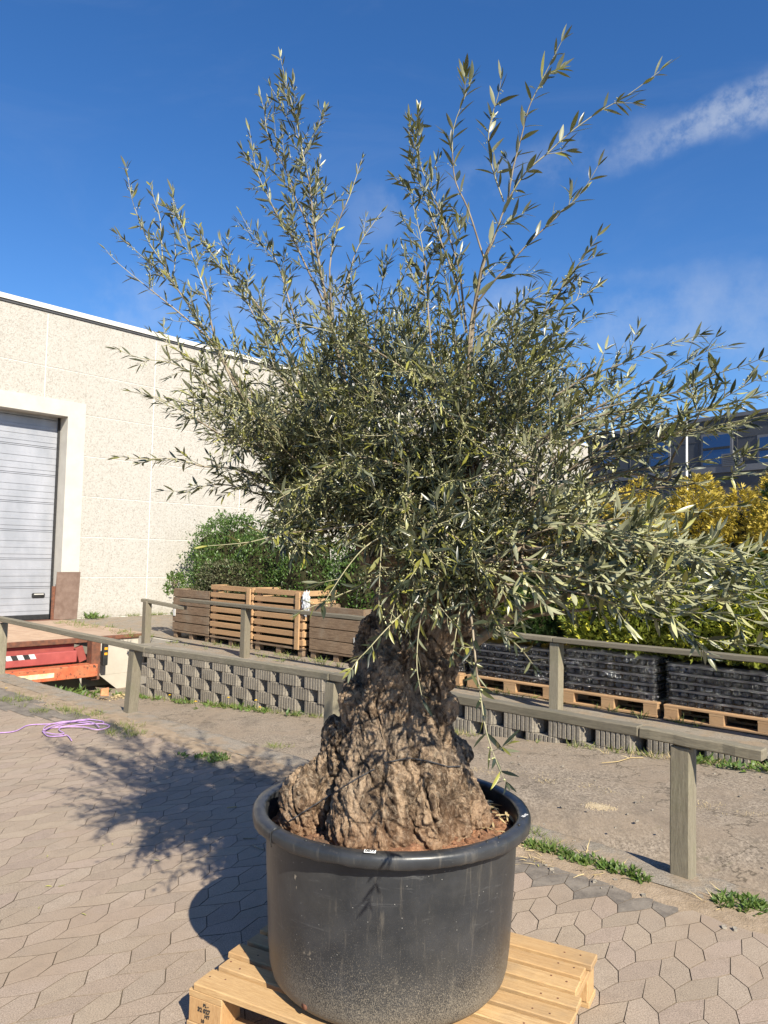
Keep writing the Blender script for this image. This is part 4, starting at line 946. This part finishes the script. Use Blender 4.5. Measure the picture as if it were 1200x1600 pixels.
for i in range(11):
    rr = random.Random(i+300); x = 590+i*20+rr.uniform(-10, 10); y = 945+rr.uniform(-25, 55); x0 = 660+rr.uniform(-60, 80)
    sh(1.95+rr.random()*.3, 2.3, .056, .45, (x, y), (x+(x0-x)*.15, y-45), (x+(x0-x)*.5, y-95), (x0, y-140), (x0+10, 770))
# interior filling shoots
random.seed(5)
dense = [(250, 640), (265, 560), (330, 520), (420, 470), (470, 400), (560, 430), (620, 400), (700, 400), (760, 430), (850, 480), (930, 520), (1010, 600), (1060, 680), (1110, 790), (1150, 900), (1100, 960), (960, 950), (880, 930), (800, 940), (700, 930), (620, 895), (540, 850), (470, 830), (380, 790), (290, 770)]
def inside(x, y, pg):
    c = False; j = len(pg)-1
    for i in range(len(pg)):
        if (pg[i][1] > y) != (pg[j][1] > y) and x < (pg[j][0]-pg[i][0])*(y-pg[i][1])/(pg[j][1]-pg[i][1])+pg[i][0]: c = not c
        j = i
    return c
nodes = [(560, 790, 2.85), (610, 700, 3.0), (650, 740, 2.75), (722, 725, 2.6), (731, 640, 2.55), (790, 850, 2.45), (840, 800, 2.4), (680, 820, 2.6), (520, 720, 2.9), (600, 760, 3.1), (760, 760, 2.8), (700, 680, 3.0)]
NF = 250; cnt = 0
while cnt < NF:
    x, y = random.uniform(240, 1160), random.uniform(390, 965)
    if not inside(x, y, dense): continue
    Y = random.uniform(1.95, 3.45)
    if x > 930 and 690 < y < 850 and random.random() < .8: continue
    if 150 < cnt <= 200: x, y = random.uniform(400, 700), random.uniform(700, 865)
    if cnt > 200: x, y = random.uniform(470, 900), random.uniform(520, 860); Y = random.uniform(2.3, 3.2)
    if y > 850: Y = random.uniform(1.95, 2.5)
    nd = min(random.sample(nodes, 4), key=lambda n_: (n_[0]-x)**2+(n_[1]-y)**2+(300*(n_[2]-Y))**2)
    mx_, my = (x+nd[0])/2+random.uniform(-30, 30), (y+nd[1])/2+random.uniform(-30, 30)
    SH.append((((x, y), ((x+mx_)/2, (y+my)/2-8), (mx_, my), ((nd[0]+mx_)/2, (nd[1]+my)/2), (nd[0], nd[1])), Y, nd[2], random.uniform(.050, .060), random.uniform(.45, .75))); cnt += 1
TN = []; TNV = 0; YTIP = 0; WID = 1.0; FLIP = 0.; LW = []; LP, LD, LN, LL, LY = [], [], [], [], []; BP = []; br_old = B(); br_new = B()
CC = PY(660, 740, 2.7)
UPV = Vector((0, 0, 1))
def addleaf(p, d, L, outward):
    n = (UPV*1.0+outward*.5+Vector([random.gauss(0, .55) for _ in range(3)])).normalized()
    if FLIP and random.random() < FLIP: n = (n*-.7+outward*.2+Vector((0, .3, -.3))).normalized()
    if abs(n.dot(d)) > .95: n = Vector((0, 1, .3)).normalized()
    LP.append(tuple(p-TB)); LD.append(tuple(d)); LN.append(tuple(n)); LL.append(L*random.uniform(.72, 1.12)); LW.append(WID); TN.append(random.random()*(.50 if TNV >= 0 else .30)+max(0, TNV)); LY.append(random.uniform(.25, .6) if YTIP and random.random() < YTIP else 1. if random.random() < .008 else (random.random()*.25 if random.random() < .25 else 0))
def perp(d):
    a = d.cross(Vector((random.gauss(0, 1), random.gauss(0, 1), random.gauss(0, 1)))); return a.normalized()
def dress(pts, L, internode, start=0, top=True, skip=.08, buds=.3, endcap=True):
    """opposite leaf pairs along pts (base -> tip)"""
    seg = [(b_-a_).length for a_, b_ in zip(pts, pts[1:])]; tot = sum(seg); s_ = start*tot+random.random()*internode; a = perp((pts[1]-pts[0]).normalized()); k = 0
    out = (pts[-1]-CC).normalized()
    while s_ < tot-.004:
        q = s_; i = 0
        while i < len(seg)-1 and q > seg[i]: q -= seg[i]; i += 1
        d = (pts[i+1]-pts[i]).normalized(); p = pts[i].lerp(pts[i+1], min(1, q/max(seg[i], 1e-6)))
        a = (a-d*a.dot(d)).normalized(); c = d.cross(a) if k % 2 else a; c = (c+perp(d)*.35).normalized()
        fr = s_/tot; globals()['YTIP'] = .20 if fr > .7 else .04
        for sg in (1, -1):
            if random.random() < skip: continue
            th = radians(random.gauss(50, 17)*(1-.35*fr)); ld = (d*cos(th)+c*(sg*sin(th))+Vector((0, 0, random.gauss(-.06, .10)))).normalized()
            addleaf(p, ld, L*(1-.25*fr if fr > .8 else 1), out)
            if random.random() < buds: BP.append((p, (d*.5+c*sg+perp(d)*.4).normalized(), random.uniform(.008, .022)))
        s_ += internode*random.uniform(.75, 1.25); k += 1
    if endcap:
        d = (pts[-1]-pts[-2]).normalized()
        for j in range(3): 
            c = perp(d); addleaf(pts[-1], (d+c*random.uniform(.15, .4)).normalized(), L*random.uniform(.6, .9), out)
def smoothline(pts, n=4):
    out = []
    for i in range(len(pts)-1):
        p0 = pts[max(i-1, 0)]; p1 = pts[i]; p2 = pts[i+1]; p3 = pts[min(i+2, len(pts)-1)]
        for k_ in range(n):
            t = k_/n; out.append(.5*((2*p1)+(p2-p0)*t+(2*p0-5*p1+4*p2-p3)*t*t+(3*p1-p0-3*p2+p3)*t*t*t))
    out.append(pts[-1]); return out
for ci, (pts, Yt, Yb, L, bush) in enumerate(SH):
    n = len(pts); P3 = [PY(x, y, Yt+(Yb-Yt)*i/(n-1)) for i, (x, y) in enumerate(pts)][::-1]
    P3 = smoothline(P3, 3); tot = sum((b_-a_).length for a_, b_ in zip(P3, P3[1:])); m_ = len(P3)
    rb = .0016+.0042*min(1, tot/1.1); rs = [rb+(.0009-rb)*(i/(m_-1))**.8 for i in range(m_)]
    cut = max(1, int(m_*.55)) if tot > .5 else 1
    if tot > .5: br_old.tube([p-TB for p in P3[:cut+1]], rs[:cut+1], 5, False); br_new.tube([p-TB for p in P3[cut:]], rs[cut:], 4, False)
    else: br_new.tube([p-TB for p in P3], rs, 4, False)
    filler = ci >= len(SH)-NF; WID = 1.08 if L >= .075 else random.uniform(.85, 1.15); FLIP = .04; TNV = 0; tx_, ty_ = pts[0]
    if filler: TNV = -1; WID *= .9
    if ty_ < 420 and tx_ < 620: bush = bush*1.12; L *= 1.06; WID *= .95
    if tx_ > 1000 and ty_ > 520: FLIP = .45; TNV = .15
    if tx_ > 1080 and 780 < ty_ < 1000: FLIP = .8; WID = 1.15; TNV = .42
    dress(P3, L, (.040 if bush < .2 else .032) if not filler else .028, start=(.35 if tot > .6 else .12) if not filler else .4, buds=.30)
    # side twigs
    s_ = .18*tot; step = .050/(.25+bush*1.6) if bush >= .2 else .22
    while s_ < tot*.93:
        q = s_; i = 0; fr = s_/tot
        while i < m_-2 and q > (P3[i+1]-P3[i]).length: q -= (P3[i+1]-P3[i]).length; i += 1
        d = (P3[i+1]-P3[i]).normalized(); p = P3[i].lerp(P3[i+1], min(1, q/max((P3[i+1]-P3[i]).length, 1e-6)))
        c = perp(d); ln = random.uniform(.05, .20)*(1.15-.75*fr)*(.6+bush*.9)
        dd = (d*.75+c*.8+Vector((0, 0, .12))).normalized(); tp = [p]
        for k_ in range(4):
            dd = (dd+Vector((random.gauss(0, .08), random.gauss(0, .08), random.gauss(.04, .08)))).normalized(); tp.append(tp[-1]+dd*ln/4)
        br_new.tube([w-TB for w in tp], [.0013, .0012, .0011, .0009, .0007], 4, False)
        dress(tp, L*.9, .021, start=.12, buds=.42)
        s_ += step*random.uniform(.5, 1.5)
# thick near-horizontal limbs on the right
for pts, Y0_, Y1_, r0, r1 in (([(735, 1010), (770, 985), (810, 953), (850, 940), (893, 927), (950, 905)], 2.55, 2.1, .016, .007), ([(745, 990), (790, 975), (833, 962), (877, 957), (930, 950)], 2.6, 2.3, .009, .004),
        ([(731, 690), (731, 620), (735, 540), (745, 460), (757, 405), (771, 375)], 2.58, 2.5, .011, .005), ([(515, 715), (480, 660), (440, 640), (380, 600), (327, 530)], 2.92, 2.88, .009, .004),
        ([(560, 740), (545, 640), (520, 520), (500, 420), (490, 352)], 2.9, 2.95, .010, .004), ([(850, 800), (910, 760), (990, 740), (1042, 750), (1050, 717), (1075, 675), (1092, 650)], 2.4, 2.1, .007, .002)):
    n = len(pts); q = smoothline([PY(x, y, Y0_+(Y1_-Y0_)*i/(n-1)) for i, (x, y) in enumerate(pts)], 3); br_old.tube([p-TB for p in q], [r0+(r1-r0)*i/(len(q)-1) for i in range(len(q))], 8)
br_old.build('branches', M['twig'], tree, True); br_new.build('young_shoots', M['shoot'], tree, True)
# rosettes of big near leaves
for (x, y, Y, L, k_) in ((640, 560, 2.0, .07, 9), (650, 545, 2.0, .06, 6), (455, 578, 2.1, .06, 8), (715, 880, 1.95, .05, 8), (625, 640, 2.1, .05, 6)):
    p = PY(x, y, Y)
    for j in range(k_): a = 2*pi*j/k_+random.random()*.5; addleaf(p, Vector((cos(a), -.3+random.gauss(0, .2), sin(a)*.8+.15)).normalized(), L, Vector((0, -1, 0)))
print('leaves', len(LP), 'buds', len(BP))
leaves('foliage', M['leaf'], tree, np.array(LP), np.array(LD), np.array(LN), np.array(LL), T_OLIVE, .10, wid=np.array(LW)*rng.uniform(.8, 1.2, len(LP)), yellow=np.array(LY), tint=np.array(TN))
random.shuffle(BP); BP = BP[:13000]; vs = []; fl = []; octv = [(1, 0, 0), (-1, 0, 0), (0, 1, 0), (0, -1, 0), (0, 0, 1), (0, 0, -1)]; octf = [(0, 2, 4), (2, 1, 4), (1, 3, 4), (3, 0, 4), (2, 0, 5), (1, 2, 5), (3, 1, 5), (0, 3, 5)]
for p, d, L in BP:
    for k_ in range(3):
        c = p-TB+d*L*(.35+.33*k_)+Vector([random.gauss(0, .0022) for _ in range(3)]); r = random.uniform(.0016, .0030); k0 = len(vs)
        vs += [(c.x+a*r, c.y+b_*r, c.z+e*r) for a, b_, e in octv]; fl += [k0+i for f_ in octf for i in f_]
npmesh('flower_buds', np.array(vs), fl, [3]*(len(fl)//3), M['bud'], tree)

# ================================================================== SHRUBS AND CONIFERS
def shrub(name, label, cat, group, s_, u, z0, rx, ry, h, m, n, leaf=.045, flat=.5, tmpl=T_SMALL, core=True, seed=1, lean=0):
    t = sthing(name, label, cat, s_, u, z0, group); r = np.random.default_rng(seed)
    # clumpy ellipsoid-ish volume: points near a noisy shell
    th = r.uniform(0, 2*pi, n); ph = r.uniform(-.15, 1, n); rad = r.uniform(.62, 1.02, n)**.8
    pts = []
    for i in range(n):
        c = sqrt(max(0, 1-max(0, ph[i])**2.6)); x, y, z = c*cos(th[i]), c*sin(th[i]), ph[i]
        k_ = rad[i]*(1+.42*noise.noise(Vector((x*2.6+seed, y*2.6, z*3.2)))+.30*noise.noise(Vector((x*7, y*7+seed, z*7))))
        pts.append((x*rx*k_+lean*z, y*ry*k_, .12*h+max(-.1, z)*.88*h*(1+.6*(k_-rad[i]))))
    P = np.array(pts); O = unit(P-np.array([0, 0, h*.4])); D = unit(O+r.normal(0, .6, (n, 3))+np.array([0, 0, .35])); Nn = unit(O*.6+np.array([0, 0, .8])+r.normal(0, .5, (n, 3)))
    leaves('foliage', m, t, P, D, Nn, r.uniform(.6, 1.3, n)*leaf, tmpl, .15)
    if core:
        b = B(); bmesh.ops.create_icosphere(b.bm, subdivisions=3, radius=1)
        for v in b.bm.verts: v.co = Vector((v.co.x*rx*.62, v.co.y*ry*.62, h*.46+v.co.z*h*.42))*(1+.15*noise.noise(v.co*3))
        b.build('inner_twig_shade', M['core'], t)
    b = B()
    for k_ in range(5): a = k_*1.3; b.tube([(0, 0, 0), (cos(a)*rx*.3, sin(a)*ry*.3, h*.5), (cos(a)*rx*.45, sin(a)*ry*.45, h*.85)], [.02, .013, .004], 5)
    b.build('stem', M['twig'], t); return t
G1 = 'hedge plants in the wooden crates'
shrub('shrub', 'tall glossy green laurel shrub leftmost behind the dark crate', 'shrub', G1, -11.75, 8.95, 0, .72, .8, 2.2, M['hedge'], 9000, .06, seed=3)
shrub('shrub', 'dull olive trailing shrub spilling over the leftmost crate', 'shrub', G1, -11.2, 8.35, .5, 1.0, .35, .85, M['hedge_dull'], 6500, .045, seed=4)
shrub('shrub', 'rounded dark green shrub behind the first slatted crate', 'shrub', G1, -10.7, 8.7, 0, .85, .6, 1.95, M['hedge'], 8000, .05, seed=5)
shrub('shrub', 'bright green dense shrub behind the second slatted crate', 'shrub', G1, -9.5, 8.7, 0, .9, .65, 1.95, M['hedge'], 9000, .048, seed=6)
shrub('shrub', 'leafy green shrub behind the dark crate left of the trunk', 'shrub', G1, -8.3, 8.8, 0, .85, .6, 1.85, M['hedge'], 8000, .05, seed=7)
shrub('shrub', 'green shrub standing close against the warehouse wall', 'shrub', None, -15.7, 11.3, 0, .55, .9, 2.2, M['hedge'], 7000, .06, seed=8)
shrub('shrub', 'small bright green sprout at the corner of the leftmost crate', 'shrub', None, -12.35, 8.0, .75, .16, .16, .38, M['weed'], 400, .07, core=False, seed=9)
def conifer(label, s_, u, z0, r_, h, m, n, seed, group, spray=.09):
    t = sthing('conifer', label, 'conifer', s_, u, z0, group); r = np.random.default_rng(seed)
    zz = 1-(r.random(n))**.62*1.0; zz = np.clip(zz, 0, 1)*1.0; th = r.uniform(0, 2*pi, n); rad = r.uniform(.55, 1.0, n)
    prof = np.clip(np.minimum(1, (1-zz)*2.0)**.7, .03, 1)*np.clip(.75+zz*1.2, 0, 1); P = np.zeros((n, 3))
    for i in range(n):
        k_ = rad[i]*(1+.30*noise.noise(Vector((cos(th[i])*2+seed, sin(th[i])*2, zz[i]*7)))+.2*noise.noise(Vector((cos(th[i])*6, sin(th[i])*6+seed, zz[i]*16))))
        P[i] = (cos(th[i])*r_*prof[i]*k_, sin(th[i])*r_*prof[i]*k_, .05+zz[i]*h)
    O = np.stack([np.cos(th), np.sin(th), np.full(n, .75)], 1); D = unit(O+r.normal(0, .28, (n, 3)))
    # each spray = three narrow blades fanned in one plane
    Sd = unit(np.cross(D, np.stack([np.cos(th), np.sin(th), np.zeros(n)], 1)+r.normal(0, .5, (n, 3)))); Ls = r.uniform(.6, 1.3, n)*spray; tn = np.clip(r.normal(.5, .25, n), 0, 1)
    PP = np.concatenate([P, P+D*Ls[:, None]*.2, P+D*Ls[:, None]*.2]); DD = np.concatenate([D, unit(D+Sd*.65), unit(D-Sd*.65)]); NN = np.tile(unit(np.cross(D, Sd)), (3, 1)); LL_ = np.concatenate([Ls, Ls*.7, Ls*.7])
    leaves('foliage', m, t, PP, DD, NN, LL_, T_SPRAY, .1, tint=np.tile(tn, 3))
    b = B(); b.tube([(0, 0, 0), (0, 0, h*.5), (0, 0, h*.93)], [.035, .02, .005], 6); b.build('trunk', M['twig'], t)
    b = B(); b.tube([(0, 0, .08), (0, 0, h*.35), (0, 0, h*.65), (0, 0, h*.9)], [r_*.35, r_*.38, r_*.22, .02], 10); b.build('inner_twig_shade', M['core'], t); return t
GG = 'conifers behind the wrapped trays'
rows = []
gp = ['just left of the olive trunk above the dark crate', 'half hidden behind the left edge of the olive trunk', 'directly behind the olive trunk', 'immediately right of the olive trunk', 'left half of the stack left of the rear railing post', 'right half of the stack left of the rear railing post', 'left half of the stack right of the rear railing post', 'right half of the stack right of the rear railing post', 'left half of the second stack from the right edge', 'right half of the second stack from the right edge', 'growing from the stack at the right picture edge']
for i, (s_, nm) in enumerate(zip((-7.4, -6.95, -6.35, -5.85, -5.15, -4.7, -3.88, -3.42, -2.80, -2.30, -1.6), gp)):
    rows.append((('yellow green conifer, ' if i % 5 else 'darker green conifer, ')+nm, s_, 7.98 if i > 1 else 8.9, .42, (.98 if i > 1 else 1.5)+.12*((i*7) % 3-1), 'conifer' if i % 5 else 'darkconifer', .52 if i > 1 else 0))
gold = ['seen left of the trunk above the dark crate', 'behind the left side of the trunk', 'behind the trunk top', 'first to the right of the trunk', 'second to the right of the trunk', 'left of the rear railing post', 'straight above the rear railing post', 'between the rear railing post and the flagpole', 'below the flagpole', 'right of the flagpole', 'second from the right picture edge', 'at the right picture edge']
for i, nm in enumerate(gold):
    s_ = -8.3+i*.66; rows.append(('tall golden conifer in the back row, '+nm, s_, 9.6+.25*((i*5) % 3), .76, (2.42, 2.55, 2.35, 2.62)[i % 4]+(.18 if i > 9 else 0), 'gold', 0))
for i, nm in enumerate(('behind the gap right of the trunk', 'behind the gap left of the rear post', 'behind the gap at the rear post', 'behind the gap left of the flagpole', 'behind the gap right of the flagpole', 'behind the gap by the right picture edge')):
    rows.append(('olive gold conifer in the farthest row, '+nm, -5.9+i*.98, 11.2, .85, 2.75, 'gold', 0))
rows.append(('dark green conifer standing taller between golden conifers near the flagpole', -2.75, 10.6, .45, 2.75, 'darkconifer', 0)); rows.append(('dark green conifer in the shade between the two right tray stacks', -2.62, 8.9, .40, 1.7, 'darkconifer', 0))
for i, (lb, s_, u, r_, h, m_, z0_) in enumerate(rows): conifer(lb, s_, u, z0_, r_, h, M[m_], (3400 if z0_ else 5000) if m_ != 'gold' else 7000, 30+i, GG, .085)

# ================================================================== GRASS, WEEDS, LITTER
def scatter(name, label, cat, m, centres, per, L, spread, tmpl=T_BLADE, up=1.0, bend=.35, wid=1.):
    P = []; D = []; 
    for (p, k_) in centres:
        for j in range(int(per*k_)):
            a = random.random()*2*pi; r = spread*sqrt(random.random())*k_; P.append((p[0]+cos(a)*r, p[1]+sin(a)*r, p[2])); t = random.gauss(0, .5)
            D.append((cos(a)*.5+random.gauss(0, .35), sin(a)*.5+random.gauss(0, .35), up*random.uniform(.5, 1.2)))
    n = len(P); D = unit(np.array(D)); Nn = unit(rng.normal(0, .5, (n, 3))+np.array([0, 0, 1]))
    o = leaves(name, m, None, np.array(P), D, Nn, rng.uniform(.5, 1.3, n)*L, tmpl, bend, wid=np.full(n, wid)); tag(o, label, cat, kind='stuff'); return o
def along(s0, s1, u, zf, n, gate=.1, ju=.05, pw=1):
    out = []
    for i in range(n):
        s_ = random.uniform(s0, s1); g = nz(s_*1.7, u*3)+.35*nz(s_*5, u)
        if g > gate: p = S(s_, u+random.gauss(0, ju), zf(s_)); out.append((p, .5+min(1, max(0, g))*1.0))
    return out
wz = lambda s_: lane_z(s_)+.002
A = along(-12.5, 0, LANE1-.10, wz, 520, -.25, .04)
scatter('grass', 'green grass and weeds growing along the foot of the block wall', 'grass', M['grass'], A, 9, .075, .07, wid=1.4)
A = along(-12.4, -6.5, LANE1-.12, wz, 120, -.1, .05)+along(-2.6, -1.2, LANE1-.14, wz, 60, -.3, .06)
scatter('weeds', 'broad leaved dandelion weeds at the foot of the block wall', 'weeds', M['weed'], A, 7, .085, .06, T_SMALL, .7, .3, .7)
A = [(S(random.uniform(-4.6, .8), 5.35+random.gauss(0, .07)), .8) for _ in range(260)]; A = [((a[0].x, a[0].y, lane_z(a[0].dot(SX))+.004), a[1]) for a in A if nz(a[0].x*3, a[0].y*3) > -.1]
scatter('moss_strip', 'low yellowish moss growing along the middle of the ramp', 'moss', M['straw'], A, 12, .016, .07, up=.8, wid=2.)
A = along(-5, -1, LANE1-.13, wz, 90, -.05, .05); scatter('dead_grass', 'dry straw coloured grass tufts at the foot of the block wall', 'grass', M['straw'], A, 7, .07, .06, wid=1.)
kz = lambda s_: .006
def spot(px, py, n, sx=14, sy=4, z=.004):
    return [(PZ(px+random.gauss(0, sx), py+random.gauss(0, sy), z), random.uniform(.6, 1.1)) for _ in range(n)]
A = []
for t in range(16): A += spot(835+t*11, 1322+t*3.3+random.uniform(-2, 2), 3, 6, 3)
A += spot(1135, 1408, 12, 14, 4)+spot(1175, 1415, 12, 12, 5)+spot(325, 1186, 14, 16, 3)+spot(300, 1182, 5, 10, 2)
scatter('kerb_weeds', 'small fleshy green weeds sprouting along the yard kerb', 'weeds', M['weed'], A, 14, .035, .045, T_SMALL, .9, .3, .9)
A = spot(195, 1142, 26, 18, 5)+spot(90, 1108, 24, 30, 4)+spot(30, 1095, 22, 20, 4)+spot(140, 1118, 12, 20, 3)+spot(440, 1167, 10, 18, 2, lane_z(-4.9)+.01)+spot(830, 1300, 8, 8, 4)+spot(850, 1325, 12, 20, 4)
scatter('kerb_grass', 'short yellowish grass patches on the dirt along the yard kerb', 'grass', M['grass'], A, 16, .05, .06, wid=1.2)
A = spot(833, 1322, 10, 8, 4)+spot(1130, 1408, 8, 12, 3)+spot(875, 1340, 10, 30, 5)+spot(960, 1360, 6, 30, 4)
scatter('straw', 'pale dead straw lying beside the pot on the kerb', 'straw', M['straw'], A, 8, .07, .05, up=.15, bend=.1)
A = [(S(random.uniform(-15.9, -8), random.uniform(7.2, 7.75), .004), random.uniform(.5, 1.2)) for _ in range(150) if True]; A = [a for a in A if nz(a[0][0]*2, a[0][1]*2) > -.05]
A += [(S(random.uniform(-8, -.5), random.uniform(7.42, 7.56), .004), random.uniform(.5, 1)) for _ in range(60)]+[(S(FS+.1, random.uniform(8.2, 13), .004), random.uniform(.4, .9)) for _ in range(70)]
scatter('terrace_grass', 'bright green grass tufts around the crates and pallets on the terrace', 'grass', M['grass'], A, 13, .085, .07, wid=1.4)
A = [(S(DOCK_S+random.uniform(.3, 1.1), random.uniform(4.3, 6.3), lane_z(-12)+.03), random.uniform(.7, 1.3)) for _ in range(70)]
scatter('pit_weeds', 'leafy green weeds in the shade below the red dock leveller', 'weeds', M['weed'], A, 9, .12, .10, T_SMALL, .9, .3, .8)
A = [(S(FS+.15+random.uniform(0, .2), 8.35+random.uniform(-.15, .25), .004), 1.) for _ in range(6)]
scatter('wall_weeds', 'small leafy weed at the foot of the door frame beside the warehouse wall', 'weeds', M['weed'], A, 9, .16, .08, T_SMALL, 1, .3, .6)
A = [(S(DOCK_S+random.uniform(1.1, 2.2), random.uniform(4.6, 6.6), lane_z(-11.2)+.01), random.uniform(.5, 1.3)) for _ in range(60)]
scatter('leaf_litter', 'heap of brown dead leaves and twigs on the ramp below the loading bay', 'leaf litter', M['straw'], A, 12, .06, .14, T_SMALL, .12, .3, .7)
for i, (x, y) in enumerate(((265, 1086), (306, 1096), (357, 1090), (400, 1094), (406, 1105), (10, 1076))):
    d = ray(x, y); t = (LANE1-.1)/d.dot(SU) if i < 5 else 0; p = C0+d*t if i < 5 else PZ(x, y, .0)
    o = thing('dandelion', ('yellow dandelion flower at the foot of the block wall, nearest the left railing post', 'yellow dandelion flower second from the left along the block wall', 'yellow dandelion flower low on the middle of the block wall', 'upper of two yellow dandelion flowers close together by the block wall', 'lower of two yellow dandelion flowers close together by the block wall', 'yellow dandelion flower at the left picture edge under the orange beam')[i], 'flower', (p.x, p.y, p.z-.10), 0, 'dandelions in bloom')
    b = B(); b.tube([(0, 0, 0), (.005, 0, .05), (0, 0, .1)], .0025, 5); b.build('stalk', M['shoot'], o)
    b = B()
    for k_ in range(16):
        a = k_*pi/8
        for rr_, zz_ in ((.022, .100), (.014, .108)): b.bm.faces.new([b.bm.verts.new(q) for q in ((0, 0, .1), (cos(a-.15)*rr_, sin(a-.15)*rr_, zz_), (cos(a)*rr_*1.1, sin(a)*rr_*1.1, zz_), (cos(a+.15)*rr_, sin(a+.15)*rr_, zz_))])
    b.build('flower_head', M['dandelion'], o)
# rope
def ropeline(pts, z=.008): return smoothline([PZ(x, y, z) for x, y in pts], 6)
b = B()
b.tube(ropeline([(-60, 1146), (0, 1145), (25, 1142), (45, 1133), (80, 1131), (110, 1127), (135, 1124), (160, 1127), (158, 1131), (135, 1130), (105, 1127), (75, 1133), (68, 1141), (80, 1138), (110, 1129), (140, 1123)]), .0048, 6)
b.tube(ropeline([(66, 1143), (85, 1147), (100, 1146), (92, 1140), (100, 1136), (130, 1136), (150, 1140), (165, 1138), (171, 1134), (160, 1131), (130, 1132), (110, 1134), (85, 1137)], .018), .0048, 6)
b.tube(ropeline([(66, 1142), (75, 1150), (95, 1150), (105, 1149), (112, 1157)], .012), .0048, 6); b.tube(ropeline([(68, 1141), (90, 1132), (120, 1126), (145, 1129), (155, 1136)], .024), .0048, 6)
tag(b.build('rope', M['rope'], None, True), 'tangled lilac rope lying on the paving at the left', 'rope')
p = PZ(163, 1083, -.35); 
d = ray(163, 1085); lz = lane_z(-10.5); p = PZ(163, 1087, lz); b = B(); b.box(-.06, .06, -.06, .06, 0, .11, jit=.012, bev=.008); o = b.build('brick_piece', M['brick'], None, loc=p, rz=.4); tag(o, 'broken piece of orange brick on the ramp below the loading bay', 'brick')
def stick(label, pts, r, m, z=.006, nm='twig'): b = B(); b.tube([PZ(x, y, z) for x, y in pts], r, 5); tag(b.build(nm, m, None, True), label, 'twig')
stick('short grey twig in the shade left of the pot, upper one', [(380, 1310), (391, 1310), (402, 1310)], .003, M['twig'])
stick('short grey twig in the shade left of the pot, lower one', [(394, 1320), (403, 1324), (412, 1327)], .003, M['twig'])
stick('pale dry stalk on the paving at the far left foreground', [(355, 1262-0), (370, 1260)], .003, M['straw'])
stick('curved pale stalk on the ramp right of the trunk', [(940, 1192), (965, 1190), (985, 1184), (1005, 1184)], .004, M['straw'], lane_z(-3)+.02)
vs_ = []
A = []
for (x, y) in ((160, 1320), (175, 1317), (75, 1336), (103, 1383), (135, 1430), (70, 1385), (250, 1345), (905, 1552), (918, 1562), (60, 1420), (835, 1345), (840, 1350)): A.append((PZ(x, y, .006), .4))
P = np.array([tuple(a[0]) for a in A]); n = len(P); D = unit(np.concatenate([rng.normal(0, 1, (n, 2)), np.full((n, 1), .05)], 1))
o = leaves('fallen_leaves', M['leaf'], None, P, D, unit(rng.normal(0, .2, (n, 3))+np.array([0, 0, 1])), rng.uniform(.02, .045, n), T_OLIVE, .1, yellow=np.array([1.]*n)); tag(o, 'scattered yellow fallen olive leaves on the paving', 'leaves', kind='stuff')
# leaf litter in the pot
A = []
for i in range(70): a = random.uniform(-.5, .9); r = random.uniform(.28, .40); A.append((PC.x+r*cos(a), PC.y+r*sin(a), ZR-.045+.035*max(0, cos(a+.35))*(1-(r/.418)**3)+random.uniform(0, .012)))
P = np.array(A); n = len(P); o = leaves('pot_leaf_litter', M['straw'], None, P, unit(np.concatenate([rng.normal(0, 1, (n, 2)), rng.normal(0, .15, (n, 1))], 1)), unit(rng.normal(0, .4, (n, 3))+np.array([0, 0, 1])), rng.uniform(.03, .06, n), T_OLIVE, .2); tag(o, 'dry olive leaves lying on the soil at the right inside of the pot', 'leaves', kind='stuff')
# pebbles and chips
b = B()
for i in range(600):
    s_ = random.uniform(-12, 2.5); u = random.choice([random.uniform(3.45, 3.95), random.uniform(3.6, 3.8), random.uniform(LANE0+.1, LANE1-.05)]); r = random.choice((.003, .004, .006, .009)); z = (.004 if u < LANE0 else lane_z(s_)+.004); p = S(s_, u, z)
    b.box(p.x-r, p.x+r, p.y-r, p.y+r, p.z-r*.5, p.z+r*.6, jit=r*.35)
tag(b.build('gravel', M['block'], None), 'scattered small stone chips along the kerb and the ramp', 'gravel', kind='stuff')
